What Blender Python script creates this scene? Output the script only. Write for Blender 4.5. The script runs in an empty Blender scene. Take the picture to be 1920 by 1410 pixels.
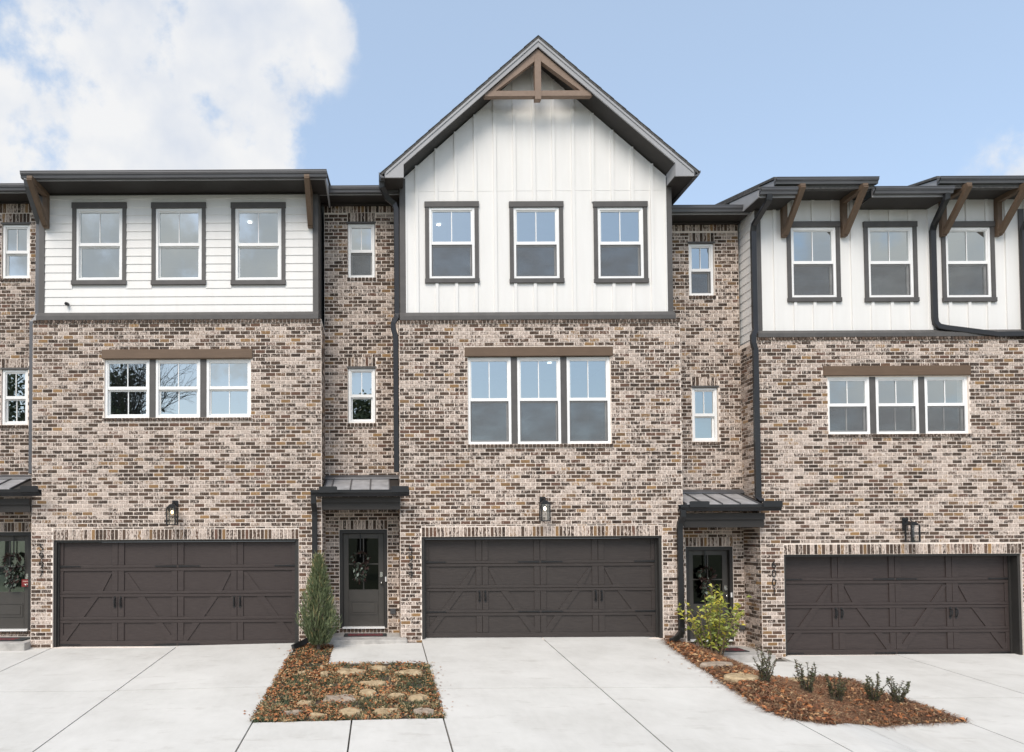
import bpy, bmesh, math, random
from mathutils import Vector, Matrix
random.seed(11)
R = math.radians
C = bpy.context.scene.collection
sc = bpy.context.scene

# ------------------------------------------------------------------ camera
cam = bpy.data.cameras.new('camera'); cam_o = bpy.data.objects.new('camera', cam); C.objects.link(cam_o)
sc.camera = cam_o
CAM = Vector((0, -14.3, 2.11))
cam_o.location = CAM
cam_o.rotation_euler = (Matrix.Rotation(R(91.5), 3, 'X') @ Matrix.Rotation(R(-0.30), 3, 'Z')).to_euler()
cam.sensor_fit = 'HORIZONTAL'; cam.sensor_width = 36; cam.lens = 24.675
cam.shift_x = 0.1277; cam.shift_y = 0.1383
cam.clip_start = .1; cam.clip_end = 2000
sc.render.resolution_x = 1024; sc.render.resolution_y = 752

# ------------------------------------------------------------------ light
SUN_EL, SUN_AZ = R(48), R(205)          # azimuth clockwise from +Y; the sun stands behind the camera, a little to its left
sun = bpy.data.lights.new('sun', 'SUN'); sun.energy = 2.1; sun.angle = R(30); sun.color = (1, .93, .84)
sun_o = bpy.data.objects.new('sun', sun); C.objects.link(sun_o)
sdir = Vector((math.sin(SUN_AZ) * math.cos(SUN_EL), math.cos(SUN_AZ) * math.cos(SUN_EL), math.sin(SUN_EL)))
sun_o.rotation_euler = sdir.to_track_quat('Z', 'Y').to_euler(); sun_o.location = sdir * 60
sc.view_settings.view_transform = 'Standard'; sc.view_settings.look = 'None'
sc.view_settings.exposure = 0.44; sc.view_settings.gamma = 1.0; sc.view_settings.use_curve_mapping = False

world = bpy.data.worlds.new('World'); sc.world = world; world.use_nodes = True
wt = world.node_tree; wt.nodes.clear(); wl = wt.links
def wn(t, **k):
    n = wt.nodes.new(t)
    for a, v in k.items(): setattr(n, a, v)
    return n
sky = wn('ShaderNodeTexSky', sky_type='NISHITA'); sky.sun_disc = False
sky.sun_elevation = SUN_EL; sky.sun_rotation = SUN_AZ; sky.air_density = 1.0; sky.dust_density = 1.5; sky.ozone_density = 1.0
bg1 = wn('ShaderNodeBackground'); bg1.inputs[1].default_value = .15
tc = wn('ShaderNodeTexCoord')
haze = wn('ShaderNodeMixRGB'); haze.inputs[0].default_value = .36; haze.inputs[2].default_value = (4.2, 5.15, 6.2, 1)   # thin high veil over the whole sky
wl.new(sky.outputs[0], haze.inputs[1]); wl.new(haze.outputs[0], bg1.inputs[0])
# cumulus banks: soft discs of directions, broken up by noise, spread right round the sky
def pix_dir(px, py): # direction seen at a picture position, used only to list where the cloud banks stand
    q = Vector(((px - 714.8) / 1316, -(py - 970.5) / 1316, -1)); return (cam_o.rotation_euler.to_matrix() @ q).normalized()
banks = [(pix_dir(*p), r) for p, r in [((320, 120), 6.6), ((535, 40), 3.4), ((220, 250), 6.8), ((380, 240), 5.0), ((20, 210), 3.6), ((30, 330), 4.4), ((1960, 335), 2.5), ((390, 10), 3.8)]]
rb = random.Random(5)
for k in range(16):
    a = R(70 + k * 14.5 + rb.uniform(-5, 5)); e = R(rb.uniform(14, 58))
    banks.append((Vector((math.sin(a) * math.cos(e), math.cos(a) * math.cos(e), math.sin(e))), rb.uniform(7, 12)))
acc = None
for d, r in banks:
    dp = wn('ShaderNodeVectorMath', operation='DOT_PRODUCT'); dp.inputs[1].default_value = d; wl.new(tc.outputs['Generated'], dp.inputs[0])
    mr = wn('ShaderNodeMapRange'); mr.inputs[1].default_value = math.cos(R(r * 1.75)); mr.inputs[2].default_value = math.cos(R(r * .30))
    wl.new(dp.outputs['Value'], mr.inputs[0])
    if acc is None: acc = mr.outputs[0]
    else:
        mx = wn('ShaderNodeMath', operation='MAXIMUM'); wl.new(acc, mx.inputs[0]); wl.new(mr.outputs[0], mx.inputs[1]); acc = mx.outputs[0]
nz = wn('ShaderNodeTexNoise'); nz.inputs['Scale'].default_value = 12; nz.inputs['Detail'].default_value = 11; nz.inputs['Roughness'].default_value = .58
wl.new(tc.outputs['Generated'], nz.inputs['Vector'])
ns = wn('ShaderNodeMath', operation='MULTIPLY_ADD'); ns.inputs[1].default_value = 3.4; ns.inputs[2].default_value = -1.70; wl.new(nz.outputs[0], ns.inputs[0])
ad = wn('ShaderNodeMath', operation='ADD'); wl.new(acc, ad.inputs[0]); wl.new(ns.outputs[0], ad.inputs[1])
cm = wn('ShaderNodeMapRange', interpolation_type='SMOOTHSTEP'); cm.inputs[1].default_value = .18; cm.inputs[2].default_value = .92; wl.new(ad.outputs[0], cm.inputs[0])
gate = wn('ShaderNodeMapRange'); gate.inputs[1].default_value = 0; gate.inputs[2].default_value = .42; wl.new(acc, gate.inputs[0])
cf = wn('ShaderNodeMath', operation='MULTIPLY'); wl.new(cm.outputs[0], cf.inputs[0]); wl.new(gate.outputs[0], cf.inputs[1])
cf2 = wn('ShaderNodeMath', operation='MULTIPLY'); wl.new(cf.outputs[0], cf2.inputs[0]); cf2.inputs[1].default_value = .95
nz2 = wn('ShaderNodeTexNoise'); nz2.inputs['Scale'].default_value = 9; nz2.inputs['Detail'].default_value = 5
wl.new(tc.outputs['Generated'], nz2.inputs['Vector'])
cr = wn('ShaderNodeValToRGB'); cr.color_ramp.elements[0].position = .35; cr.color_ramp.elements[0].color = (.78, .83, .92, 1)
cr.color_ramp.elements[1].position = .58; cr.color_ramp.elements[1].color = (1, 1, 1, 1); wl.new(nz2.outputs[0], cr.inputs[0])
bg2 = wn('ShaderNodeBackground'); bg2.inputs[1].default_value = .68; wl.new(cr.outputs[0], bg2.inputs[0])
ms = wn('ShaderNodeMixShader'); wo = wn('ShaderNodeOutputWorld')
wl.new(cf2.outputs[0], ms.inputs[0]); wl.new(bg1.outputs[0], ms.inputs[1]); wl.new(bg2.outputs[0], ms.inputs[2]); wl.new(ms.outputs[0], wo.inputs[0])

# ------------------------------------------------------------------ materials
M = {}
class NT:
    def __init__(s, name):
        s.m = bpy.data.materials.new(name); s.m.use_nodes = True; s.t = s.m.node_tree; s.t.nodes.clear()
        s.out = s.n('ShaderNodeOutputMaterial'); s.b = s.n('ShaderNodeBsdfPrincipled'); s.l(s.b.outputs[0], s.out.inputs[0]); M[name] = s.m
    def n(s, t, **k):
        n = s.t.nodes.new(t)
        for a, v in k.items(): setattr(n, a, v)
        return n
    def l(s, a, b): s.t.links.new(a, b)
    def pos(s, scale=(1, 1, 1), coord='pos'):
        mp = s.n('ShaderNodeMapping'); mp.inputs['Scale'].default_value = scale
        if coord == 'pos': g = s.n('ShaderNodeNewGeometry'); s.l(g.outputs['Position'], mp.inputs[0])
        else: g = s.n('ShaderNodeTexCoord'); s.l(g.outputs['Object'], mp.inputs[0])
        return mp.outputs[0]
    def noise(s, scale, detail=3, vec=None, rough=.5):
        n = s.n('ShaderNodeTexNoise'); n.inputs['Scale'].default_value = scale; n.inputs['Detail'].default_value = detail; n.inputs['Roughness'].default_value = rough
        s.l(vec if vec is not None else s.pos(), n.inputs['Vector']); return n.outputs[0]
    def ramp(s, fac, *stops):
        r = s.n('ShaderNodeValToRGB'); e = r.color_ramp.elements
        while len(e) < len(stops): e.new(.5)
        for i, (p, c) in enumerate(stops): e[i].position = p; e[i].color = (*c, 1) if len(c) == 3 else c
        s.l(fac, r.inputs[0]); return r.outputs[0]
    def mix(s, f, a, b, mode='MIX'):
        m = s.n('ShaderNodeMixRGB', blend_type=mode)
        for i, v in ((0, f), (1, a), (2, b)):
            if hasattr(v, 'links'): s.l(v, m.inputs[i])
            elif i == 0: m.inputs[0].default_value = v
            else: m.inputs[i].default_value = (*v, 1)
        return m.outputs[0]
    def math(s, op, a, b=0, c=0, clamp=False):
        m = s.n('ShaderNodeMath', operation=op); m.use_clamp = clamp
        for i, v in enumerate((a, b, c)):
            if hasattr(v, 'links'): s.l(v, m.inputs[i])
            else: m.inputs[i].default_value = v
        return m.outputs[0]
    def bump(s, h, strength=.3, dist=.01):
        b = s.n('ShaderNodeBump'); b.inputs['Strength'].default_value = strength; b.inputs['Distance'].default_value = dist
        s.l(h, b.inputs['Height']); s.l(b.outputs[0], s.b.inputs['Normal'])
    def col(s, c):
        if hasattr(c, 'links'): s.l(c, s.b.inputs['Base Color'])
        else: s.b.inputs['Base Color'].default_value = (*c, 1)
        return s
    def rough(s, r): s.b.inputs['Roughness'].default_value = r; return s

def simple(name, c, rough=.6, var=.12, scale=3, metal=0, bumps=0, bscale=60):
    k = NT(name); f = k.noise(scale, 5)
    lo = tuple(v * (1 - var) for v in c); hi = tuple(min(1, v * (1 + var)) for v in c)
    k.col(k.ramp(f, (.3, lo), (.7, hi))).rough(rough); k.b.inputs['Metallic'].default_value = metal
    if bumps: k.bump(k.noise(bscale, 3), bumps, .004)
    return k

# bricks: cream, brown and tan clay with a broken whitewash; one random number per brick comes with the mesh
k = NT('brick')
at = k.n('ShaderNodeAttribute', attribute_name='rnd'); r1 = at.outputs['Fac']
a2 = k.n('ShaderNodeAttribute', attribute_name='rnd2'); r2 = a2.outputs['Fac']
clay = k.ramp(r2, (0, (.028, .0175, .0125)), (.4, (.055, .034, .0225)), (.74, (.088, .053, .035)), (.84, (.125, .060, .040)), (.90, (.16, .095, .047)), (1, (.33, .19, .075)))
spot = k.noise(38, 4, k.pos((1.25, 1.25, .45)), .6)
clay = k.mix(k.math('MULTIPLY_ADD', spot, 2.0, -.85, True), clay, (.17, .12, .088))
wash = k.ramp(k.noise(46, 4, k.pos((1.5, 1.5, .5)), .6), (.32, (.285, .218, .178)), (.5, (.505, .412, .35)), (.68, (.70, .605, .54)))
batch = k.noise(.8, 4, k.pos((.7, .7, 1.1)))
wfac = k.math('MULTIPLY_ADD', r1, 2.5, -1.25)
wfac = k.math('ADD', wfac, k.math('MULTIPLY_ADD', spot, 6.4, -3.16))
wfac = k.math('ADD', wfac, k.math('MULTIPLY_ADD', batch, 2.2, -1.1))
wfac = k.math('MULTIPLY_ADD', wfac, 1.25, .12, True)
k.col(k.mix(wfac, clay, wash)).rough(.9)
k.bump(k.noise(70, 4), .5, .006)
k = NT('mortar'); k.col(k.ramp(k.noise(14, 5), (.3, (.80, .69, .60)), (.7, (.92, .82, .735)))).rough(.95); k.bump(k.noise(120, 3), .5, .004)
# painted siding and trim
k = NT('white_siding'); streak = k.noise(3.0, 5, k.pos((2.5, 2.5, .35)))
k.col(k.mix(k.noise(40, 3, k.pos((1, 1, 6))), k.ramp(streak, (.28, (.75, .73, .70)), (.62, (.81, .795, .77))), (.81, .795, .77))).rough(.6); k.bump(k.noise(90, 4, k.pos((.25, 1, 3))), .22, .003)
simple('white_vinyl', (.88, .875, .86), .35, .03)
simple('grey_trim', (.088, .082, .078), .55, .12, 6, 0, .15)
simple('fascia_grey', (.36, .36, .37), .5, .10, 2)
simple('soffit_dark', (.030, .026, .023), .6, .15, 2)
def wood(name, a, b, rough=.6, axis=(1, 1, 1)):
    k = NT(name); v = k.pos(axis)
    g = k.noise(22, 6, v, .62); k.col(k.mix(k.noise(2.2, 3), k.ramp(g, (.3, a), (.7, b)), tuple(x * .85 for x in a))).rough(rough); k.bump(g, .25, .004)
wood('beam_brown', (.125, .078, .047), (.185, .12, .077), .6, (.12, 1, 2.2))
wood('bracket_wood', (.135, .088, .056), (.215, .145, .095), .65, (2.2, 1, .2))
wood('truss_wood', (.24, .165, .12), (.33, .235, .175), .6, (.6, 1, .6))
k = NT('garage_brown'); g = k.noise(30, 5, k.pos((.18, 1, 2.0)), .65)
k.col(k.ramp(g, (.28, (.030, .0205, .0185)), (.72, (.050, .0365, .033)))).rough(.6); k.bump(g, .4, .004)
k = NT('garage_grey'); g = k.noise(30, 5, k.pos((.18, 1, 2.0)), .65)
k.col(k.ramp(g, (.28, (.028, .0215, .019)), (.72, (.047, .0375, .033)))).rough(.6); k.bump(g, .4, .004)
simple('door_grey', (.060, .055, .049), .42, .08, 4)
simple('frame_dark', (.030, .028, .026), .5, .1, 4)
simple('black_metal', (.012, .012, .013), .38, .15, 8)
simple('gutter_metal', (.022, .022, .024), .28, .12, 3, .15)
simple('gutter_grey', (.10, .10, .105), .38, .12, 2, .15)
simple('down_grey', (.115, .118, .128), .4, .10, 2, .1)
simple('roof_metal', (.42, .42, .43), .45, .25, 5, .35)
simple('flashing', (.10, .10, .105), .4, .15, 5, .3)
k = NT('shingle'); k.col(k.ramp(k.noise(18, 5), (.3, (.05, .05, .05)), (.7, (.13, .125, .12)))).rough(.9); k.bump(k.noise(45, 3), .6, .01)
simple('chrome', (.62, .61, .58), .22, .05, 4, .95)
simple('tag_white', (.8, .8, .8), .5, .03)
# concrete
k = NT('concrete'); f1 = k.noise(.9, 6, None, .62); f2 = k.noise(9, 6, k.pos((1, .35, 1)), .65); f3 = k.noise(160, 2)
cc = k.mix(k.math('MULTIPLY', f2, .75), k.ramp(f1, (.30, (.47, .455, .42)), (.68, (.65, .635, .60))), (.675, .66, .625))
st = k.noise(3.2, 7, k.pos((.5, 1.4, 1)), .7); cc = k.mix(k.ramp(st, (.56, (0, 0, 0)), (.76, (.6,) * 3)), cc, (.40, .375, .335))
fine = k.ramp(k.noise(55, 4, None, .7), (.68, (0, 0, 0)), (.80, (.5,) * 3)); cc = k.mix(fine, cc, (.36, .33, .29))
k.col(cc).rough(.88); k.bump(f3, .25, .003)
simple('concrete_old', (.43, .41, .385), .9, .2, 7, 0, .3, 90)
simple('joint_dark', (.10, .092, .08), .95, .3, 12)
simple('soil', (.075, .055, .042), .95, .45, 14, 0, .8, 30)
simple('asphalt', (.055, .055, .057), .9, .2, 20, 0, .4, 90)
simple('lawn', (.09, .10, .045), .95, .3, 1.5)
k = NT('sandstone'); k.col(k.ramp(k.noise(7, 6, k.pos((1, 1, 1), 'obj'), .6), (.28, (.28, .20, .115)), (.52, (.45, .34, .205)), (.75, (.58, .48, .33)))).rough(.9); k.bump(k.noise(22, 5), .7, .02)
k = NT('greystone'); k.col(k.ramp(k.noise(7, 6, k.pos((1, 1, 1), 'obj'), .6), (.28, (.20, .155, .12)), (.55, (.36, .29, .225)), (.78, (.60, .54, .46)))).rough(.9); k.bump(k.noise(22, 5), .7, .02)
def leafmat(name, stops, rough=.6, trans=.0):
    k = NT(name); at = k.n('ShaderNodeAttribute', attribute_name='rnd')
    k.col(k.ramp(at.outputs['Fac'], *stops)).rough(rough)
    return k
leafmat('dead_leaf', [(0, (.14, .055, .025)), (.35, (.33, .12, .045)), (.6, (.46, .18, .06)), (.8, (.40, .22, .10)), (1, (.50, .36, .20))], .75)
leafmat('straw', [(0, (.085, .040, .022)), (.5, (.20, .092, .045)), (.8, (.29, .15, .078)), (1, (.42, .30, .17))], .8)
leafmat('turf', [(0, (.035, .055, .026)), (.35, (.07, .095, .042)), (.55, (.13, .13, .06)), (.7, (.30, .22, .11)), (1, (.46, .35, .19))], .7)
leafmat('juniper', [(0, (.055, .075, .035)), (.5, (.12, .155, .072)), (.85, (.20, .225, .105)), (1, (.32, .25, .12))], .65)
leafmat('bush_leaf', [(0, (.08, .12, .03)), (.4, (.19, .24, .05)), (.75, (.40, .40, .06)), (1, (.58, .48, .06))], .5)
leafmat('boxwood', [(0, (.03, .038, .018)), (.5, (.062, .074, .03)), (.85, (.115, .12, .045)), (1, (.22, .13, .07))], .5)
leafmat('evergreen', [(0, (.06, .075, .03)), (1, (.17, .18, .08))], .6)
leafmat('wreath_leaf', [(0, (.02, .012, .012)), (.3, (.06, .028, .022)), (.42, (.03, .045, .03)), (.85, (.10, .13, .10)), (1, (.26, .30, .27))], .6)
simple('bark', (.085, .065, .052), .9, .35, 12, 0, .6, 30)
simple('stem', (.19, .14, .085), .8, .3, 12)
# glass: coated pane, partly mirror, partly clear
def glass(name, refl, tint, clear):
    k = NT(name); k.t.nodes.remove(k.b)
    gl = k.n('ShaderNodeBsdfGlossy'); gl.inputs['Roughness'].default_value = .0; gl.inputs['Color'].default_value = (*tint, 1)
    tr = k.n('ShaderNodeBsdfTransparent'); tr.inputs['Color'].default_value = (*clear, 1)
    mxs = k.n('ShaderNodeMixShader'); mxs.inputs[0].default_value = refl
    k.l(tr.outputs[0], mxs.inputs[1]); k.l(gl.outputs[0], mxs.inputs[2]); k.l(mxs.outputs[0], k.out.inputs[0])
glass('glass', .46, (.90, .96, .95), (.82, .87, .86))
glass('door_glass', .05, (.9, .95, .95), (.2, .2, .2))
glass('lantern_glass', .12, (1, 1, 1), (.97, .97, .97))
k = NT('insect_screen'); k.t.nodes.remove(k.b)
df = k.n('ShaderNodeBsdfDiffuse'); df.inputs[0].default_value = (.15, .153, .157, 1); tr = k.n('ShaderNodeBsdfTransparent'); mx = k.n('ShaderNodeMixShader')
wv = k.noise(1.6, 3, k.pos((1, 1, 2.2))); k.l(k.ramp(wv, (.3, (.44,) * 3), (.7, (.68,) * 3)), mx.inputs[0])
k.l(tr.outputs[0], mx.inputs[1]); k.l(df.outputs[0], mx.inputs[2]); k.l(mx.outputs[0], k.out.inputs[0])
simple('room_wall', (.42, .48, .52), .9, .05); simple('room_pale', (.55, .60, .50), .9, .1)
def emit(name, c, s):
    k = NT(name); k.t.nodes.remove(k.b); e = k.n('ShaderNodeEmission'); e.inputs[0].default_value = (*c, 1); e.inputs[1].default_value = s; k.l(e.outputs[0], k.out.inputs[0])
emit('bulb_warm', (1, .70, .32), 5); emit('bulb_white', (1, .90, .70), 5); emit('ceiling_glow', (1, .93, .82), 5)
k = NT('mat_print'); g = k.noise(16, 4, k.pos((1, 3, 1))); g2 = k.n('ShaderNodeTexCoord'); sx = k.n('ShaderNodeSeparateXYZ'); k.l(g2.outputs['Object'], sx.inputs[0])
inx = k.math('LESS_THAN', k.math('ABSOLUTE', sx.outputs[0]), .36); iny = k.math('LESS_THAN', k.math('ABSOLUTE', sx.outputs[1]), .16)
letter = k.ramp(g, (.46, (0, 0, 0)), (.52, (1, 1, 1)))
k.col(k.mix(k.math('MULTIPLY', k.math('MULTIPLY', inx, iny), letter), (.028, .03, .03), (.19, .02, .028))).rough(.95)
simple('sign_red', (.22, .018, .02), .5, .1); simple('sign_text', (.62, .42, .36), .6, .1)

# ------------------------------------------------------------------ mesh helpers
WORG = {}
def worg(o): return WORG.get(o.name, Vector((0, 0, 0))) if o else Vector((0, 0, 0))
def tag(o, label=None, cat=None, group=None, kind=None):
    for a, v in (('label', label), ('category', cat), ('group', group), ('kind', kind)):
        if v: o[a] = v
    return o
def empty(name, loc, label=None, cat=None, group=None, kind=None, parent=None):
    o = bpy.data.objects.new(name, None); C.objects.link(o); o.empty_display_size = .3
    o.location = Vector(loc) - worg(parent); o.parent = parent; WORG[o.name] = Vector(loc)
    return tag(o, label, cat, group, kind)
def link_mesh(me, name, parent, org):
    o = bpy.data.objects.new(name, me); C.objects.link(o); o.parent = parent; o.location = Vector(org) - worg(parent); WORG[o.name] = Vector(org)
    return o
class MB:
    def __init__(s): s.v = []; s.f = []; s.a = []; s.a2 = []
    def quad(s, *p):
        n = len(s.v); s.v += [tuple(q) for q in p]; s.f.append(tuple(range(n, n + len(p)))); return s
    def box(s, x0, x1, y0, y1, z0, z1):
        n = len(s.v); s.v += [(x, y, z) for z in (z0, z1) for y in (y0, y1) for x in (x0, x1)]
        s.f += [tuple(n + i for i in q) for q in ((0, 2, 3, 1), (4, 5, 7, 6), (0, 1, 5, 4), (2, 6, 7, 3), (0, 4, 6, 2), (1, 3, 7, 5))]; return s
    def prism(s, poly, axis, a, b):
        # poly: 2D points; axis 'x': (y,z) extruded in x; 'y': (x,z) in y; 'z': (x,y) in z
        n = len(s.v); m = len(poly)
        for t in (a, b):
            for p, q in poly: s.v.append((t, p, q) if axis == 'x' else (p, t, q) if axis == 'y' else (p, q, t))
        s.f.append(tuple(n + i for i in range(m))[::-1]); s.f.append(tuple(n + m + i for i in range(m)))
        for i in range(m): j = (i + 1) % m; s.f.append((n + i, n + j, n + m + j, n + m + i))
        return s
    def tube(s, path, rx, ry=None, sides=4, caps=True, up=Vector((0, 1, 0))):
        ry = ry or rx; P = [Vector(p) for p in path]; rings = []
        for i, p in enumerate(P):
            t = ((P[min(i + 1, len(P) - 1)] - P[max(i - 1, 0)])).normalized()
            u = up - t * up.dot(t)
            if u.length < .05: u = Vector((1, 0, 0)) - t * t.x
            u.normalize(); w = t.cross(u); ring = []
            ph = math.pi / 4 if sides == 4 else 0; kk = math.sqrt(2) if sides == 4 else 1
            # keep the section square to each leg at bends
            st = 1.0
            if 0 < i < len(P) - 1:
                c = (P[i] - P[i - 1]).normalized().dot((P[i + 1] - P[i]).normalized()); st = min(1.5, 1 / max(.3, math.sqrt((1 + c) / 2)))
            ax_r = rx(i / max(1, len(P) - 1)) if callable(rx) else rx; ay_r = ry(i / max(1, len(P) - 1)) if callable(ry) else ry
            for j in range(sides):
                a = ph + 2 * math.pi * j / sides; ring.append(len(s.v)); s.v.append(tuple(p + w * math.cos(a) * ax_r * kk * st + u * math.sin(a) * ay_r * kk))
            rings.append(ring)
        for a, b in zip(rings, rings[1:]):
            for j in range(sides): s.f.append((a[j], a[(j + 1) % sides], b[(j + 1) % sides], b[j]))
        if caps: s.f.append(tuple(rings[0][::-1])); s.f.append(tuple(rings[-1]))
        return s
    def sphere(s, c, r, n=8, m=6):
        b = len(s.v); rx, ry, rz = r if isinstance(r, tuple) else (r, r, r)
        for i in range(m + 1):
            for j in range(n):
                t = math.pi * i / m; p = 2 * math.pi * j / n
                s.v.append((c[0] + rx * math.sin(t) * math.cos(p), c[1] + ry * math.sin(t) * math.sin(p), c[2] + rz * math.cos(t)))
        for i in range(m):
            for j in range(n): s.f.append((b + i * n + j, b + (i + 1) * n + j, b + (i + 1) * n + (j + 1) % n, b + i * n + (j + 1) % n))
        return s
    def mesh(s, name, mat, org=(0, 0, 0), smooth=False):
        ox, oy, oz = org
        me = bpy.data.meshes.new(name); me.from_pydata([(x - ox, y - oy, z - oz) for x, y, z in s.v], [], s.f); me.materials.append(M[mat])
        for nm, arr in (('rnd', s.a), ('rnd2', s.a2)):
            if arr:
                at = me.attributes.new(nm, 'FLOAT', 'FACE'); at.data.foreach_set('value', arr)
        if smooth: me.polygons.foreach_set('use_smooth', [True] * len(me.polygons))
        me.update(); return me
    def build(s, name, mat, parent=None, smooth=False, org=None, fix=True):
        if org is None:
            xs, ys, zs = zip(*s.v); org = ((min(xs) + max(xs)) / 2, (min(ys) + max(ys)) / 2, min(zs))
        me = s.mesh(name, mat, org, smooth)
        if fix and not s.a:
            bm = bmesh.new(); bm.from_mesh(me); bmesh.ops.recalc_face_normals(bm, faces=bm.faces); bm.to_mesh(me); bm.free()
        return link_mesh(me, name, parent, org)
def box(name, mat, parent, x0, x1, y0, y1, z0, z1): return MB().box(x0, x1, y0, y1, z0, z1).build(name, mat, parent)
def bev(o, w=.006, seg=1):
    m = o.modifiers.new('bevel', 'BEVEL'); m.width = w; m.segments = seg; m.limit_method = 'ANGLE'; return o

# ------------------------------------------------------------------ ground
SL = .055
def sm(a, b, x): t = min(1, max(0, (x - a) / (b - a))); return t * t * (3 - 2 * t)
def gz(x, y):
    b = -.10 + .10 * min(1, max(0, (x + 4.6) / 5.0)) - .43 * sm(5.5, 7.3, x)
    t = max(-8.2, min(.5, y)); b += SL * t
    return b
def sheet(name, mat, poly, lift, parent=None, thick=0, kind='structure', cut=.45, extra=None):
    bm = bmesh.new(); f = bm.faces.new([bm.verts.new((x, y, 0)) for x, y in poly]); bmesh.ops.triangulate(bm, faces=[f])
    xs = [p[0] for p in poly]; ys = [p[1] for p in poly]
    def cuts(a, b, no):
        c = math.ceil(a / cut) * cut
        while c < b:
            co = (c, 0, 0) if no[0] else (0, c, 0)
            bmesh.ops.bisect_plane(bm, geom=bm.verts[:] + bm.edges[:] + bm.faces[:], plane_co=co, plane_no=no); c += cut
    cuts(max(min(xs), -5.2), min(max(xs), 7.6), (1, 0, 0)); cuts(max(min(ys), -8.4), min(max(ys), 1), (0, 1, 0))
    for v in bm.verts: v.co.z = gz(v.co.x, v.co.y) + lift + (extra(v.co.x, v.co.y) if extra else 0)
    bmesh.ops.recalc_face_normals(bm, faces=bm.faces)
    if sum(f.normal.z for f in bm.faces) < 0: bmesh.ops.reverse_faces(bm, faces=bm.faces[:])
    if thick:
        bd = [e for e in bm.edges if e.is_boundary]; r = bmesh.ops.extrude_edge_only(bm, edges=bd)
        for v in (g for g in r['geom'] if isinstance(g, bmesh.types.BMVert)): v.co.z -= thick
    org = Vector((sum(xs) / len(xs), sum(ys) / len(ys), gz(sum(xs) / len(xs), sum(ys) / len(ys))))
    for v in bm.verts: v.co -= org
    me = bpy.data.meshes.new(name); bm.to_mesh(me); bm.free(); me.materials.append(M[mat])
    o = link_mesh(me, name, parent, org)
    if kind and not parent: o['kind'] = kind
    return o
sheet('ground', 'lawn', [(-500, -500), (500, -500), (500, 300), (-500, 300)], -.16, cut=.9)
sheet('road', 'asphalt', [(-200, -17.5), (200, -17.5), (200, -8.3), (-200, -8.3)], -.09)
G = .011
def slab(parent, x0, x1, y0, y1): return sheet('slab', 'concrete', [(x0 + G, y0 + G), (x1 - G, y0 + G), (x1 - G, y1 - G), (x0 + G, y1 - G)], 0, parent, .09)
drive = sheet('driveway', 'joint_dark', [(-22, -8.2), (22, -8.2), (22, .5), (-22, .5)], -.05)
XL0, XLM, XL1 = -6.64, -4.13, -1.70
XC0, XCM = .80, 3.28
for x0, x1 in ((-11.5, -9.2), (-9.2, XL0), (XL0, XLM), (XLM, XL1)):
    for y0, y1 in ((-3.31, .1), (-8.2, -3.31)): slab(drive, x0, x1, y0, y1)
for y0, y1 in ((-3.62, .2), (-8.2, -3.62)): slab(drive, XC0, XCM, y0, y1)
sheet('slab', 'concrete', [(XCM + G, -3.62 + G), (5.27, -3.62 + G), (5.31, -3.2), (5.43, -2.0), (5.58, -.6), (5.74, -.25), (5.74, .2), (XCM + G, .2)], 0, drive, .09)
sheet('slab', 'concrete', [(XCM + G, -8.2), (5.29, -8.2), (5.29, -5.12), (5.20, -4.75), (5.22, -4.1), (5.27, -3.62 - G), (XCM + G, -3.62 - G)], 0, drive, .09)
slab(drive, XL1, -.40, -8.2, -5.05); slab(drive, -.40, XC0, -8.2, -5.05)
sheet('slab', 'concrete', [(-.95, -1.88), (XC0 - G, -1.98), (XC0 - G, -.3), (-.95, -.3)], 0, drive, .09)
# right-hand drive and the apron in front of the mulch island
sheet('slab', 'concrete', [(5.31, -8.2), (6.60, -8.2), (6.60, -4.51), (6.1, -4.99), (5.75, -5.33), (5.31, -5.14)], 0, drive, .09)
sheet('slab', 'concrete', [(6.62, -8.2), (8.52, -8.2), (8.52, -3.94), (7.92, -4.03), (7.42, -4.09), (6.8, -4.33), (6.62, -4.49)], 0, drive, .09)
slab(drive, 8.53, 10.68, -8.2, -2.77); slab(drive, 10.68, 14.6, -8.2, -2.77); slab(drive, 14.6, 20, -8.2, -2.77)
sheet('slab', 'concrete', [(8.22, .3), (8.22, -1.2), (8.40, -1.62), (8.30, -2.4), (8.44, -2.77 + G), (10.67, -2.77 + G), (10.67, .3)], 0, drive, .09)
slab(drive, 10.68, 13.4, -2.77, .4); slab(drive, 13.4, 20, -2.77, .4)
sheet('slab', 'concrete', [(6.78, -.2), (6.95, -.9), (6.78, -1.5), (7.25, -1.58), (7.95, -1.38), (8.20, -1.30), (8.20, -.2)], 0, drive, .09)
BED_C = [(XL1, -5.03), (XC0 - .02, -5.03), (XC0 - .02, -2.0), (-.97, -1.9), (-.97, -.2), (XL1, -.2)]
BED_R = [(5.60, -.6), (5.43, -2.0), (5.31, -3.2), (5.22, -4.1), (5.20, -4.75), (5.29, -5.12), (5.75, -5.32), (6.1, -4.98), (6.5, -4.60), (6.8, -4.32), (7.42, -4.08), (7.92, -4.02), (8.5, -3.93), (8.44, -2.95), (8.30, -2.4), (8.40, -1.62), (7.95, -1.38), (7.25, -1.58), (6.78, -1.5), (6.95, -.9), (6.78, -.2), (6.7, .1), (5.74, -.05), (5.74, -.25)]
def mound(x, y): return .06 * math.exp(-((x - 6.6) ** 2 / 2.2 + (y + 3.4) ** 2 / 2.0))
sheet('mulch_bed', 'soil', [(-9.2, -3.2), (-7.6, -3.2), (-7.25, -1.7), (-7.6, -1.4), (-9.2, -1.4)], .006)

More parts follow.
